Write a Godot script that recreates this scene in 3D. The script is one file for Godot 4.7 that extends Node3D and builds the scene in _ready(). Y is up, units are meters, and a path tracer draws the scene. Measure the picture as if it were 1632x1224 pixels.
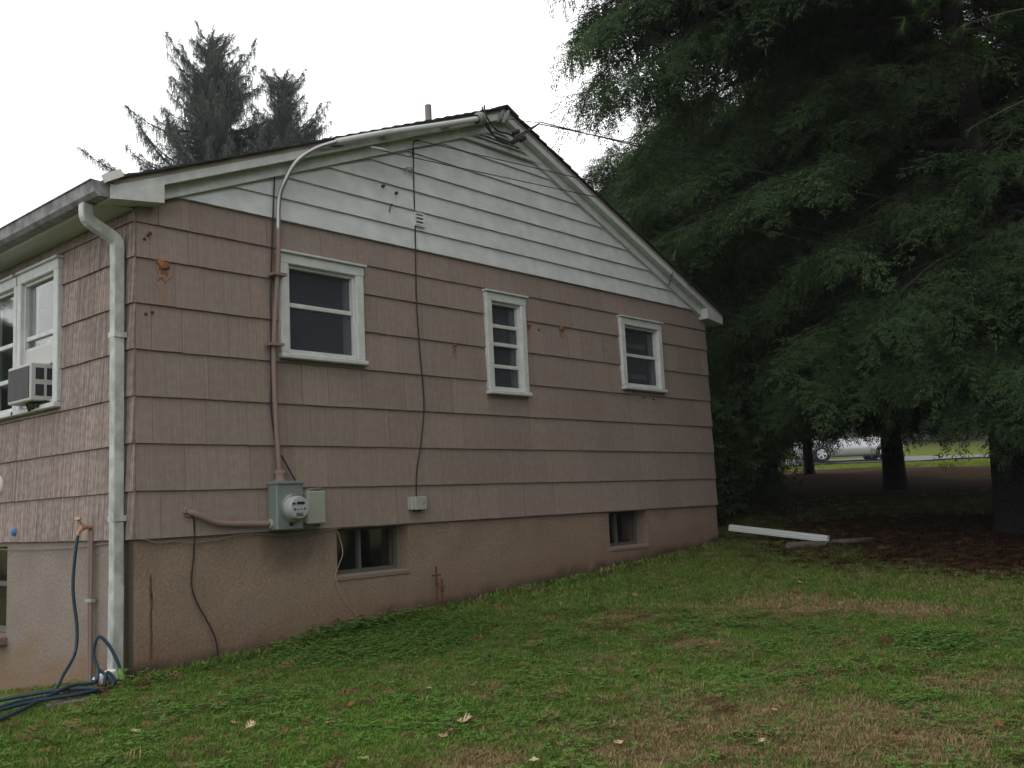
extends Node3D

var used := {}
var rng := RandomNumberGenerator.new()
var noise := FastNoiseLite.new()
var noise2 := FastNoiseLite.new()
var noise3 := FastNoiseLite.new()
var M := {}
var no_paint: Callable
const W := 7.152            # width of the gable wall
const EX := 0.3048          # shingle exposure
const TOP := 2.285          # where the white gable begins
const RIDGE := 3.80
const PITCH := 0.405
const LEN := 10.3

# ------------------------------------------------------------------ naming
func numbered(called: String) -> String:
	if not used.has(called):
		used[called] = 0
		return called
	used[called] += 1
	return "%s_%03d" % [called, used[called]]

func tag(o: Node, label := "", category := "", group := "", kind := "") -> Node:
	if label: o.set_meta("label", label)
	if category: o.set_meta("category", category)
	if group: o.set_meta("group", group)
	if kind: o.set_meta("kind", kind)
	return o

func thing(called: String, at: Vector3, label: String, category: String, group := "") -> Node3D:
	var o := Node3D.new()
	o.name = numbered(called)
	add_child(o)
	o.position = at
	tag(o, label, category, group)
	return o

func build(st: SurfaceTool, called: String, mat: Material, parent: Node = null, smooth := false) -> MeshInstance3D:
	st.generate_normals()
	var o := MeshInstance3D.new()
	o.mesh = st.commit()
	o.material_override = mat
	if parent == null:
		o.name = numbered(called)
		add_child(o)
	else:
		o.name = called
		parent.add_child(o, true)
	return o

func node(called: String, parent: Node) -> Node3D:
	var o := Node3D.new()
	o.name = called
	parent.add_child(o, true)
	return o

# ------------------------------------------------------------------ mesh helpers
func mb(smooth := false) -> SurfaceTool:
	var st := SurfaceTool.new()
	st.begin(Mesh.PRIMITIVE_TRIANGLES)
	st.set_smooth_group(0 if smooth else -1)
	return st

func uv_of(p: Vector3, out: Vector3, off: Vector2) -> Vector2:
	var a := out.abs()
	if a.z >= a.x and a.z >= a.y: return Vector2(p.x, p.y) + off
	if a.x >= a.y: return Vector2(p.z, p.y) + off
	return Vector2(p.x, p.z) + off

func tri(st: SurfaceTool, a: Vector3, b: Vector3, c: Vector3, out: Vector3, off := Vector2.ZERO) -> void:
	var n := (b - a).cross(c - a)
	var f := [a, b, c] if n.dot(out) < 0 else [a, c, b]
	for p: Vector3 in f:
		st.set_uv(uv_of(p, out, off))
		st.add_vertex(p)

func quad(st: SurfaceTool, a: Vector3, b: Vector3, c: Vector3, d: Vector3, out: Vector3, off := Vector2.ZERO) -> void:
	tri(st, a, b, c, out, off)
	tri(st, a, c, d, out, off)

func bx(st: SurfaceTool, c: Vector3, s: Vector3, b := Basis.IDENTITY, off := Vector2.ZERO) -> void:
	var h := s * 0.5
	for ax in 3:
		for sg: float in [-1.0, 1.0]:
			var n := Vector3.ZERO; n[ax] = sg
			var u := Vector3.ZERO; u[(ax + 1) % 3] = 1.0
			var v := Vector3.ZERO; v[(ax + 2) % 3] = 1.0
			var q := []
			for k: Vector2 in [Vector2(-1, -1), Vector2(1, -1), Vector2(1, 1), Vector2(-1, 1)]:
				q.append(c + b * ((n + u * k.x + v * k.y) * h))
			quad(st, q[0], q[1], q[2], q[3], b * n, off)

func span(st: SurfaceTool, lo: Vector3, hi: Vector3, off := Vector2.ZERO) -> void:
	bx(st, (lo + hi) * 0.5, (hi - lo).abs(), Basis.IDENTITY, off)

# a box with chamfered edges
func cbx(st: SurfaceTool, c: Vector3, s: Vector3, r: float, b := Basis.IDENTITY) -> void:
	var h := s * 0.5
	for ax in 3:
		var a1 := (ax + 1) % 3
		var a2 := (ax + 2) % 3
		for sg: float in [-1.0, 1.0]:
			var q := []
			for k: Vector2 in [Vector2(-1, -1), Vector2(1, -1), Vector2(1, 1), Vector2(-1, 1)]:
				var p := Vector3.ZERO
				p[ax] = sg * h[ax]; p[a1] = k.x * (h[a1] - r); p[a2] = k.y * (h[a2] - r)
				q.append(c + b * p)
			var n := Vector3.ZERO; n[ax] = sg
			quad(st, q[0], q[1], q[2], q[3], b * n)
			for sh: float in [-1.0, 1.0]:
				var e := []
				for t: float in [-1.0, 1.0]:
					var p := Vector3.ZERO
					p[ax] = sg * h[ax]; p[a1] = sh * (h[a1] - r); p[a2] = t * (h[a2] - r)
					var p2 := Vector3.ZERO
					p2[ax] = sg * (h[ax] - r); p2[a1] = sh * h[a1]; p2[a2] = t * (h[a2] - r)
					e.append(c + b * p); e.append(c + b * p2)
				var m := Vector3.ZERO; m[ax] = sg; m[a1] = sh
				quad(st, e[0], e[1], e[3], e[2], b * m)
	for x: float in [-1.0, 1.0]:
		for y: float in [-1.0, 1.0]:
			for z: float in [-1.0, 1.0]:
				var k := Vector3(x, y, z)
				tri(st, c + b * (k * (h - Vector3(0, r, r))), c + b * (k * (h - Vector3(r, 0, r))), c + b * (k * (h - Vector3(r, r, 0))), b * k)

# polygon in x,y pushed out from z0 to z1
func prism(st: SurfaceTool, poly: PackedVector2Array, z0: float, z1: float, b := Basis.IDENTITY, at := Vector3.ZERO) -> void:
	var ix := Geometry2D.triangulate_polygon(poly)
	for k in range(0, ix.size(), 3):
		var p := [poly[ix[k]], poly[ix[k + 1]], poly[ix[k + 2]]]
		tri(st, at + b * Vector3(p[0].x, p[0].y, z1), at + b * Vector3(p[1].x, p[1].y, z1), at + b * Vector3(p[2].x, p[2].y, z1), b * Vector3(0, 0, 1))
		tri(st, at + b * Vector3(p[0].x, p[0].y, z0), at + b * Vector3(p[1].x, p[1].y, z0), at + b * Vector3(p[2].x, p[2].y, z0), b * Vector3(0, 0, -1))
	var cw := Geometry2D.is_polygon_clockwise(poly)
	for i in poly.size():
		var p := poly[i]
		var q := poly[(i + 1) % poly.size()]
		var e := q - p
		var n := Vector3(e.y, -e.x, 0) * (-1.0 if cw else 1.0)
		quad(st, at + b * Vector3(p.x, p.y, z0), at + b * Vector3(q.x, q.y, z0), at + b * Vector3(q.x, q.y, z1), at + b * Vector3(p.x, p.y, z1), b * n)

func curve(pts: Array, per := 6) -> PackedVector3Array:
	var o := PackedVector3Array()
	var n := pts.size()
	for i in n - 1:
		var a: Vector3 = pts[maxi(i - 1, 0)]
		var b: Vector3 = pts[i]
		var c: Vector3 = pts[i + 1]
		var d: Vector3 = pts[mini(i + 2, n - 1)]
		for k in per:
			o.append(b.cubic_interpolate(c, a, d, float(k) / per))
	o.append(pts[n - 1])
	return o

# sweep of a closed profile along a path; rad scales the profile along the path
func sweep(st: SurfaceTool, pts: PackedVector3Array, prof: PackedVector2Array, rad: Callable, ref := Vector3.UP, caps := true) -> void:
	var n := pts.size()
	var m := prof.size()
	var rings := []
	var side := Vector3.ZERO
	var length := 0.0
	var lens := []
	for i in n:
		var t := (pts[mini(i + 1, n - 1)] - pts[maxi(i - 1, 0)]).normalized()
		if i == 0:
			side = ref.cross(t)
			if side.length() < 0.05: side = Vector3(1, 0, 0.3).cross(t)
		else:
			length += pts[i].distance_to(pts[i - 1])
			side = side - t * side.dot(t)
		side = side.normalized()
		var up := t.cross(side)
		var r: float = rad.call(float(i) / (n - 1))
		var ring := []
		for k in m:
			ring.append(pts[i] + (side * prof[k].x + up * prof[k].y) * r)
		rings.append(ring)
		lens.append(length)
	for i in n - 1:
		for k in m:
			var l := (k + 1) % m
			var q := [rings[i][k], rings[i][l], rings[i + 1][l], rings[i + 1][k]]
			var uv := [Vector2(float(k) / m, lens[i]), Vector2(float(k + 1) / m, lens[i]), Vector2(float(k + 1) / m, lens[i + 1]), Vector2(float(k) / m, lens[i + 1])]
			var mid: Vector3 = (q[0] + q[1] + q[2] + q[3]) * 0.25 - (pts[i] + pts[i + 1]) * 0.5
			var f := [0, 1, 2, 0, 2, 3] if (q[1] - q[0]).cross(q[2] - q[0]).dot(mid) < 0 else [0, 2, 1, 0, 3, 2]
			for j in f:
				st.set_uv(uv[j])
				st.add_vertex(q[j])
	if caps:
		for e in [0, n - 1]:
			var out := pts[0] - pts[1] if e == 0 else pts[n - 1] - pts[n - 2]
			for k in range(1, m - 1):
				tri(st, rings[e][0], rings[e][k], rings[e][k + 1], out)

func ngon(sides: int, rx := 1.0, ry := 1.0) -> PackedVector2Array:
	var o := PackedVector2Array()
	for k in sides:
		o.append(Vector2(cos(TAU * k / sides) * rx, sin(TAU * k / sides) * ry))
	return o

func tube(st: SurfaceTool, pts: PackedVector3Array, r: float, sides := 8) -> void:
	sweep(st, pts, ngon(sides), func(_t): return r)

func taper(st: SurfaceTool, pts: PackedVector3Array, r0: float, r1: float, sides := 6) -> void:
	sweep(st, pts, ngon(sides), func(t): return lerpf(r0, r1, t))

# profile: (radius, height) pairs turned about an axis
func lathe(st: SurfaceTool, at: Vector3, axis: Vector3, prof: Array, sides := 20) -> void:
	var a := axis.normalized()
	var u := a.cross(Vector3(0.31, 0.9, 0.17)).normalized()
	var v := a.cross(u)
	for i in prof.size() - 1:
		var p: Vector2 = prof[i]
		var q: Vector2 = prof[i + 1]
		for k in sides:
			var t0 := TAU * k / sides
			var t1 := TAU * (k + 1) / sides
			var d0 := u * cos(t0) + v * sin(t0)
			var d1 := u * cos(t1) + v * sin(t1)
			var slope := (d0 + d1) * 0.5 * (q.y - p.y) - a * (q.x - p.x)
			var w := [at + d0 * p.x + a * p.y, at + d1 * p.x + a * p.y, at + d1 * q.x + a * q.y, at + d0 * q.x + a * q.y]
			if p.x < 1e-5: tri(st, w[0], w[2], w[3], slope)
			elif q.x < 1e-5: tri(st, w[0], w[1], w[2], slope)
			else: quad(st, w[0], w[1], w[2], w[3], slope)

# ------------------------------------------------------------------ materials
func lin(r: float, g: float, b: float, a := 1.0) -> Color:
	var c := Color(r, g, b).linear_to_srgb()
	c.a = a
	return c

func mat(col: Color, rough := 0.8, metal := 0.0) -> StandardMaterial3D:
	var m := StandardMaterial3D.new()
	m.albedo_color = col
	m.roughness = rough
	m.metallic = metal
	m.metallic_specular = 0.4
	return m

func grey_image(size: int, f: Callable) -> Image:
	var d := PackedByteArray()
	d.resize(size * size)
	for y in size:
		for x in size:
			d[y * size + x] = clampi(int(f.call(x, y) * 255.0), 0, 255)
	return Image.create_from_data(size, size, false, Image.FORMAT_L8, d)

func normal_from(im: Image, strength: float) -> Texture2D:
	var c: Image = im.duplicate()
	c.convert(Image.FORMAT_RGBA8)
	c.bump_map_to_normal_map(strength)
	return ImageTexture.create_from_image(c)

func seamless(fr: float, seed_: int, size: int, oct := 4, skirt := 0.2) -> Image:
	var n := FastNoiseLite.new()
	n.seed = seed_
	n.frequency = fr
	n.fractal_octaves = oct
	return n.get_seamless_image(size, size, false, false, skirt)

func ramped(im: Image, lo: float, hi: float) -> Texture2D:
	var c: Image = im.duplicate()
	c.convert(Image.FORMAT_L8)
	var d := c.get_data()
	for i in d.size():
		d[i] = clampi(int(255.0 * lerpf(lo, hi, d[i] / 255.0)), 0, 255)
	return ImageTexture.create_from_image(Image.create_from_data(c.get_width(), c.get_height(), false, Image.FORMAT_L8, d))

func triplanar(m: StandardMaterial3D, s: float) -> StandardMaterial3D:
	m.uv1_triplanar = true
	m.uv1_world_triplanar = true
	m.uv1_scale = Vector3(s, s, s)
	return m

func materials() -> void:
	# striated shingle face: uneven vertical grooves, weathering in streaks
	var S := 512
	var groove := PackedFloat32Array(); groove.resize(S)
	var tone := PackedFloat32Array(); tone.resize(S)
	var r := RandomNumberGenerator.new(); r.seed = 5
	var x := 0
	while x < S:
		var w := r.randi_range(4, 12)
		var h := r.randf_range(0.55, 1.0)
		var t := r.randf_range(0.80, 1.0)
		for k in w:
			if x + k < S:
				groove[x + k] = h * (0.35 if k == 0 else 0.7 if k == 1 or k == w - 1 else 1.0)
				tone[x + k] = t * (0.78 if k == 0 else 1.0)
		x += w
	var soft := seamless(0.012, 3, S, 4)
	var streak := seamless(0.03, 9, S, 3)
	var hgt := grey_image(S, func(px, py): return groove[px] * 0.8 + 0.2 * streak.get_pixel(px, (py / 60) % S).r)
	var alb := grey_image(S, func(px, py): return clampf(tone[px] * (0.80 + 0.26 * soft.get_pixel(px, py).r + 0.3 * (streak.get_pixel(px, (py / 50) % S).r - 0.5)), 0, 1))
	var alb_t := ImageTexture.create_from_image(alb)
	var nrm_t := normal_from(hgt, 3.0)
	var flat_t := ImageTexture.create_from_image(grey_image(S, func(px, py): return clampf(lerpf(0.93, tone[px], 0.20) * (0.92 + 0.09 * soft.get_pixel(px, py).r + 0.06 * (streak.get_pixel(px, (py / 50) % S).r - 0.5)), 0, 1)))
	var tones: Array[Vector3] = [Vector3(0.328, 0.259, 0.227), Vector3(0.302, 0.238, 0.208), Vector3(0.352, 0.28, 0.244), Vector3(0.319, 0.255, 0.227)]
	for i in 4:
		var m := mat(lin(tones[i].x * 1.2, tones[i].y * 1.2, tones[i].z * 1.2), 0.85)
		m.albedo_texture = alb_t
		m.normal_enabled = true
		m.normal_texture = nrm_t
		m.normal_scale = 0.55
		m.uv1_scale = Vector3(2.0, 2.0, 1)
		M["shingle%d" % i] = m
		var g: StandardMaterial3D = m.duplicate()
		var c := tones[i].lerp(tones[0], 0.25) * 1.08 as Vector3
		g.albedo_color = lin(c.x, c.y, c.z)
		g.albedo_texture = flat_t
		g.normal_scale = 0.2
		M["smooth%d" % i] = g
	# painted clapboard, faintly dirty
	var dirt := seamless(0.010, 21, 512, 5)
	var fine := seamless(0.06, 22, 512, 4)
	var dn := grey_image(512, func(px, py): return clampf(0.87 + 0.11 * dirt.get_pixel(px, py).r + 0.05 * (fine.get_pixel(px / 4, py).r - 0.5), 0, 1))
	var white := mat(lin(0.71, 0.745, 0.745), 0.6)
	white.albedo_texture = ImageTexture.create_from_image(dn)
	white.normal_enabled = true
	white.normal_texture = normal_from(fine, 1.2)
	white.normal_scale = 0.25
	white.uv1_scale = Vector3(0.7, 0.9, 1)
	M.clap = white
	var tr := mat(lin(0.68, 0.705, 0.695), 0.55)
	tr.albedo_texture = ImageTexture.create_from_image(dn)
	tr.uv1_scale = Vector3(1.3, 1.3, 1)
	M.trim = tr
	M.mesh_dark = mat(lin(0.02, 0.02, 0.022), 0.9)
	# stucco foundation
	var stu := seamless(0.05, 31, 512, 5)
	var f := mat(Color.WHITE, 0.95)
	f.vertex_color_use_as_albedo = true
	f.albedo_texture = ramped(stu, 0.82, 1.05)
	f.normal_enabled = true
	f.normal_texture = normal_from(stu, 6.0)
	f.normal_scale = 0.28
	M.stucco = triplanar(f, 1.4)
	var plain := mat(lin(0.27, 0.21, 0.175), 0.95)
	plain.albedo_texture = ramped(stu, 0.8, 1.05)
	plain.normal_enabled = true
	plain.normal_texture = f.normal_texture
	M.stucco_plain = triplanar(plain, 2.0)
	# roofing
	var ro := mat(lin(0.055, 0.055, 0.06), 0.95)
	ro.albedo_texture = ramped(seamless(0.2, 41, 256, 3), 0.5, 1.2)
	M.roof = triplanar(ro, 1.5)
	var wo := mat(lin(0.30, 0.27, 0.22), 0.9)
	M.wood = wo
	M.soffit = mat(lin(0.50, 0.53, 0.49), 0.7)
	var gut := mat(lin(0.33, 0.325, 0.335), 0.55, 0.1)
	gut.albedo_texture = ramped(dirt, 0.55, 1.15)
	M.gutter = triplanar(gut, 1.7)
	var ds := mat(lin(0.52, 0.55, 0.52), 0.5)
	ds.albedo_texture = ramped(dirt, 0.78, 1.08)
	M.spout = triplanar(ds, 1.3)
	M.pipe_white = mat(lin(0.56, 0.575, 0.57), 0.5)
	M.flash = mat(lin(0.78, 0.78, 0.74), 0.5)
	# glass
	var g := mat(lin(0.02, 0.025, 0.03, 0.12), 0.03)
	g.transparency = BaseMaterial3D.TRANSPARENCY_ALPHA
	g.metallic_specular = 0.66
	M.glass = g
	M.screen = mat(lin(0.085, 0.087, 0.11, 0.34), 0.9)
	M.screen.transparency = BaseMaterial3D.TRANSPARENCY_ALPHA
	M.blind = mat(lin(0.5, 0.5, 0.48), 0.6)
	M.inside = mat(lin(0.075, 0.075, 0.085), 0.95)
	# metals
	M.brownpipe = mat(lin(0.25, 0.18, 0.155), 0.6)
	M.oldpipe = mat(lin(0.24, 0.20, 0.19), 0.7)
	M.galv = mat(lin(0.42, 0.42, 0.42), 0.38, 0.75)
	M.meter = mat(lin(0.20, 0.235, 0.22), 0.55, 0.1)
	M.beige = mat(lin(0.36, 0.38, 0.33), 0.55)
	M.meterglass = mat(lin(0.40, 0.42, 0.44), 0.2)
	M.black = mat(lin(0.012, 0.012, 0.013), 0.6)
	M.cable = mat(lin(0.03, 0.028, 0.028), 0.6)
	M.tan = mat(lin(0.36, 0.28, 0.22), 0.8)
	var ru := mat(lin(0.16, 0.06, 0.03), 0.95)
	ru.albedo_texture = ramped(fine, 0.5, 1.3)
	M.rust = triplanar(ru, 6.0)
	var orange := mat(lin(0.36, 0.145, 0.06), 0.95)
	orange.albedo_texture = ramped(fine, 0.55, 1.25)
	M.orange = triplanar(orange, 9.0)
	M.stainmat = mat(lin(0.22, 0.105, 0.062), 0.95)
	M.rustrun = mat(lin(0.13, 0.075, 0.045), 0.95)
	M.dimframe = mat(lin(0.12, 0.12, 0.11), 0.7)
	M.wiretan = mat(lin(0.22, 0.175, 0.145), 0.8)
	M.brass = mat(lin(0.42, 0.25, 0.16), 0.5, 0.3)
	M.hose = mat(lin(0.018, 0.04, 0.065), 0.4)
	M.lime = mat(lin(0.18, 0.36, 0.08), 0.5)
	M.blue = mat(lin(0.06, 0.18, 0.42), 0.5)
	M.ac = mat(lin(0.50, 0.49, 0.47), 0.5)
	M.acgrille = mat(lin(0.26, 0.255, 0.265), 0.6)
	M.faint = mat(lin(0.30, 0.205, 0.16), 0.95)
	M.acdark = mat(lin(0.035, 0.035, 0.045), 0.7)
	var st := mat(lin(0.17, 0.155, 0.14), 0.95)
	st.albedo_texture = ramped(stu, 0.6, 1.2)
	M.stone = triplanar(st, 1.5)
	M.moss = mat(lin(0.03, 0.04, 0.015), 1.0)
	# bark
	var bk := seamless(0.05, 51, 512, 5)
	var bark := mat(lin(0.036, 0.03, 0.026), 0.95)
	bark.albedo_texture = ramped(bk, 0.25, 1.5)
	bark.normal_enabled = true
	bark.normal_texture = normal_from(bk, 8.0)
	bark.uv1_scale = Vector3(3, 0.7, 1)
	M.bark = bark
	M.twig = mat(lin(0.04, 0.033, 0.027), 0.9)
	# leaves
	M.hemlock = leaf_mat(lin(0.041, 0.068, 0.030))
	M.hemlock2 = leaf_mat(lin(0.056, 0.090, 0.036))
	M.spruce = leaf_mat(lin(0.15, 0.168, 0.168))
	M.pine = leaf_mat(lin(0.045, 0.085, 0.025))
	M.shrub = leaf_mat(lin(0.06, 0.10, 0.038)); M.shrub.roughness = 0.4
	M.broad = leaf_mat(lin(0.12, 0.17, 0.045))
	M.grass = leaf_mat(Color.WHITE); M.grass.vertex_color_use_as_albedo = true
	M.litter = leaf_mat(Color.WHITE); M.litter.vertex_color_use_as_albedo = true
	M.leafdry = leaf_mat(lin(0.40, 0.27, 0.15))
	M.leafpale = leaf_mat(lin(0.52, 0.40, 0.25))
	M.leafbrown = leaf_mat(lin(0.22, 0.10, 0.05))
	M.leafgreen = leaf_mat(lin(0.42, 0.46, 0.22))
	# ground
	var gi := seamless(0.03, 61, 1024, 6)
	var gm := mat(Color.WHITE, 1.0)
	gm.vertex_color_use_as_albedo = true
	gm.metallic_specular = 0.08
	gm.albedo_texture = ramped(gi, 0.45, 1.35)
	gm.normal_enabled = true
	gm.normal_texture = normal_from(gi, 8.0)
	M.ground = triplanar(gm, 0.9)
	var rd := mat(lin(0.16, 0.16, 0.165), 0.9)
	rd.albedo_texture = ramped(fine, 0.8, 1.1)
	M.road = triplanar(rd, 1.0)
	# car
	var cp := mat(lin(0.42, 0.43, 0.45), 0.35, 0.5)
	cp.clearcoat_enabled = true
	M.paint = cp
	M.carglass = mat(lin(0.015, 0.017, 0.02), 0.08)
	M.tyre = mat(lin(0.015, 0.015, 0.015), 0.85)
	M.rim = mat(lin(0.5, 0.5, 0.52), 0.35, 0.8)
	M.lamp = mat(lin(0.6, 0.6, 0.6), 0.15)
	M.redlamp = mat(lin(0.3, 0.02, 0.02), 0.2)

func leaf_mat(c: Color) -> StandardMaterial3D:
	var m := mat(c, 0.9)
	m.metallic_specular = 0.16
	m.backlight_enabled = true
	m.backlight = Color(c.r * 0.55, c.g * 0.6, c.b * 0.4)
	m.cull_mode = BaseMaterial3D.CULL_DISABLED
	return m

# ------------------------------------------------------------------ terrain
func ground_y(x: float, z: float) -> float:
	var g := 0.06 * x - 0.066 * z
	if g > 6.0: g = 5.3 + (g - 6.0) * 0.1
	elif g > 3.1: g = 2.062 + (g - 3.1) * 1.1166
	elif g > 1.34: g = 1.34 + 0.41 * (g - 1.34)
	elif g < -0.6: g = -0.6 + (g + 0.6) * 0.4
	var h := -0.865 + g
	if z < 0.0 and x < 1.0:
		h += 0.19 * maxf(z, -4.0) * clampf((1.0 - x) / 1.0, 0, 1)
	var far := clampf(Vector2(x - 3.0, z).length() / 6.0, 0, 1)
	h += (noise.get_noise_2d(x * 2.0, z * 2.0)) * 0.05 * (0.35 + far)
	return h

var hem := [Vector3(9.2, 3.0, 2.3), Vector3(7.9, 1.7, 2.6), Vector3(15.6, 3.4, -1.4), Vector3(18.0, 3.0, -3.9), Vector3(12.3, 4.0, -4.2), Vector3(18.5, 4.0, 4.2), Vector3(20.0, 4.5, -3.0), Vector3(22.0, 5.0, -7.0), Vector3(13.5, 3.5, 8.0)]

# 0 lawn .. 1 needle litter under the conifers
func litter_at(x: float, z: float) -> float:
	var v := 0.0
	for t: Vector3 in hem:
		v = maxf(v, 1.0 - smoothstep(t.y * 0.5, t.y * 1.15, Vector2(x - t.x, z - t.z).length()))
	v += 0.35 * noise2.get_noise_2d(x * 4.0, z * 4.0) * (1.0 if v > 0.02 and v < 0.98 else 0.0)
	# bare soil strip at the foot of the wall
	if z >= 0.0 and x > -0.5 and x < W + 0.3: v = maxf(v, 0.8 - z * 5.0)
	return clampf(v, 0, 1)

var dry := [Vector3(1.35, 1.0, 3.6), Vector3(0.9, 0.6, 3.2), Vector3(1.7, 0.7, 4.1), Vector3(3.16, 0.38, 1.56), Vector3(2.6, 0.33, 2.5), Vector3(1.8, 0.6, 3.95), Vector3(4.5, 0.5, 3.2), Vector3(2.65, 0.35, 4.1), Vector3(0.25, 0.3, 2.75), Vector3(4.3, 0.7, 2.3)]

func dry_at(x: float, z: float) -> float:
	var v := 0.0
	for t: Vector3 in dry:
		v = maxf(v, 1.0 - smoothstep(0.25, 1.15, Vector2(x - t.x, z - t.z).length() / t.y))
	v = v * 1.0 + 0.5 * noise2.get_noise_2d(x * 9.0 + 40.0, z * 9.0) + 0.3 * noise.get_noise_2d(x * 30.0, z * 30.0)
	return clampf(v, 0, 1)

func ground_col(x: float, z: float) -> Color:
	var n := 0.5 + 0.5 * noise2.get_noise_2d(x * 6.0, z * 6.0)
	var c := Color(0.105, 0.12, 0.04).lerp(Color(0.135, 0.13, 0.055), n)
	c = c.lerp(Color(0.22, 0.16, 0.085), dry_at(x, z) * 0.8)
	var far := Vector2(x - 38, z + 10).length()
	c = c.lerp(Color(0.13, 0.17, 0.035), 1.0 - smoothstep(8, 26, far))
	c = c.lerp(Color(0.08, 0.046, 0.029).lerp(Color(0.055, 0.036, 0.024), n), litter_at(x, z))
	return c

func make_ground() -> void:
	var st := mb(true)
	var N := 190
	var rings := [0.0]
	var r := 0.12
	while r < 900.0:
		rings.append(r)
		r += maxf(0.14, r * 0.032)
	var c := Vector2(3, 1.5)
	var prev := []
	for i in rings.size():
		var row := []
		for k in N:
			var a := TAU * k / N
			var x: float = c.x + cos(a) * rings[i]
			var z: float = c.y + sin(a) * rings[i]
			row.append(Vector3(x, ground_y(x, z), z))
		if i > 0:
			for k in N:
				var l := (k + 1) % N
				for p: Vector3 in [prev[k], row[k], row[l], prev[k], row[l], prev[l]] if i > 1 else [prev[k], row[k], row[l]]:
					st.set_color(ground_col(p.x, p.z))
					st.add_vertex(p)
		prev = row
	tag(build(st, "ground", M.ground), "", "", "", "structure")
	# the road that the car stands on
	var s2 := mb(true)
	var along := Vector3(0.668, 0, 0.743)
	var over := Vector3(-0.743, 0, 0.668)
	for i in range(-45, 45):
		for j in 4:
			var q := []
			for d: Vector2 in [Vector2(0, 0), Vector2(1, 0), Vector2(1, 1), Vector2(0, 1)]:
				var p := Vector3(39.6, 0, -11.6) + along * (i + d.x) + over * (-1.8 + (j + d.y) * 0.9)
				p.y = ground_y(p.x, p.z) + 0.08
				q.append(p)
			quad(s2, q[0], q[1], q[2], q[3], Vector3.UP)
	tag(build(s2, "road", M.road), "", "", "", "structure")

# ------------------------------------------------------------------ walls with openings
# local axes: u along the wall, v up, w out
func lines_with(a0: float, a1: float, holes: Array, i0: int, i1: int, step: float) -> Array:
	var s := {snappedf(a0, 0.0001): 1, snappedf(a1, 0.0001): 1}
	for h in holes:
		for k in [i0, i1]:
			if h[k] > a0 and h[k] < a1: s[snappedf(h[k], 0.0001)] = 1
	if step > 0:
		var v := a0
		while v < a1 - step * 0.5:
			s[snappedf(v, 0.0001)] = 1
			v += step
	var l := s.keys()
	l.sort()
	return l

func holed(st: SurfaceTool, u0: float, u1: float, v0: float, v1: float, holes: Array, w0: float, w1: float, step := 0.0, paint: Callable = no_paint) -> void:
	var us := lines_with(u0, u1, holes, 0, 1, step)
	var vs := lines_with(v0, v1, holes, 2, 3, step)
	for i in us.size() - 1:
		for j in vs.size() - 1:
			var um: float = (us[i] + us[i + 1]) * 0.5
			var vm: float = (vs[j] + vs[j + 1]) * 0.5
			var hit := false
			for h in holes:
				if um > h[0] and um < h[1] and vm > h[2] and vm < h[3]: hit = true
			if hit: continue
			for w: float in [w0, w1]:
				var q := [Vector3(us[i], vs[j], w), Vector3(us[i + 1], vs[j], w), Vector3(us[i + 1], vs[j + 1], w), Vector3(us[i], vs[j + 1], w)]
				var out := Vector3(0, 0, 1 if w == w1 else -1)
				if paint.is_valid():
					for t in [[0, 1, 2], [0, 2, 3]]:
						var a: Vector3 = q[t[0]]; var b: Vector3 = q[t[1]]; var c: Vector3 = q[t[2]]
						var f := [a, b, c] if (b - a).cross(c - a).dot(out) < 0 else [a, c, b]
						for p: Vector3 in f:
							st.set_color(paint.call(p.x, p.y))
							st.set_uv(Vector2(p.x, p.y))
							st.add_vertex(p)
				else:
					quad(st, q[0], q[1], q[2], q[3], out)
	for h in holes + [[u0, u1, v0, v1]]:
		var outer: bool = h[0] == u0 and h[1] == u1
		var s := 1.0 if outer else -1.0
		if paint.is_valid(): st.set_color(paint.call(h[0], h[2]))
		quad(st, Vector3(h[0], h[2], w0), Vector3(h[0], h[3], w0), Vector3(h[0], h[3], w1), Vector3(h[0], h[2], w1), Vector3(-s, 0, 0))
		quad(st, Vector3(h[1], h[2], w0), Vector3(h[1], h[3], w0), Vector3(h[1], h[3], w1), Vector3(h[1], h[2], w1), Vector3(s, 0, 0))
		quad(st, Vector3(h[0], h[2], w0), Vector3(h[1], h[2], w0), Vector3(h[1], h[2], w1), Vector3(h[0], h[2], w1), Vector3(0, -s, 0))
		quad(st, Vector3(h[0], h[3], w0), Vector3(h[1], h[3], w0), Vector3(h[1], h[3], w1), Vector3(h[0], h[3], w1), Vector3(0, s, 0))

const BUTTS := [0.0, 0.3048, 0.6096, 0.9144, 1.2192, 1.524, 1.8288, 2.066]

# one shingle: a tapered board, thick at its lower edge
func shingle(u0: float, u1: float, v0: float, v1: float, w: float, off: Vector2) -> SurfaceTool:
	var st := mb()
	var b := 0.022 + w
	var t := 0.006 + w
	var sk := rng.randf_range(-0.0016, 0.0016)
	var a := [Vector3(u0, v0 + sk, b), Vector3(u1, v0 - sk, b + rng.randf_range(-0.002, 0.002)), Vector3(u1, v1, t), Vector3(u0, v1, t)]
	var k := [Vector3(u0, v0 + sk, 0.0), Vector3(u1, v0 - sk, 0.0), Vector3(u1, v1, 0.0), Vector3(u0, v1, 0.0)]
	quad(st, a[0], a[1], a[2], a[3], Vector3(0, 0, 1), off)
	quad(st, a[0], a[1], k[1], k[0], Vector3(0, -1, 0), off)
	quad(st, a[0], a[3], k[3], k[0], Vector3(-1, 0, 0), off)
	quad(st, a[1], a[2], k[2], k[1], Vector3(1, 0, 0), off)
	return st

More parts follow.
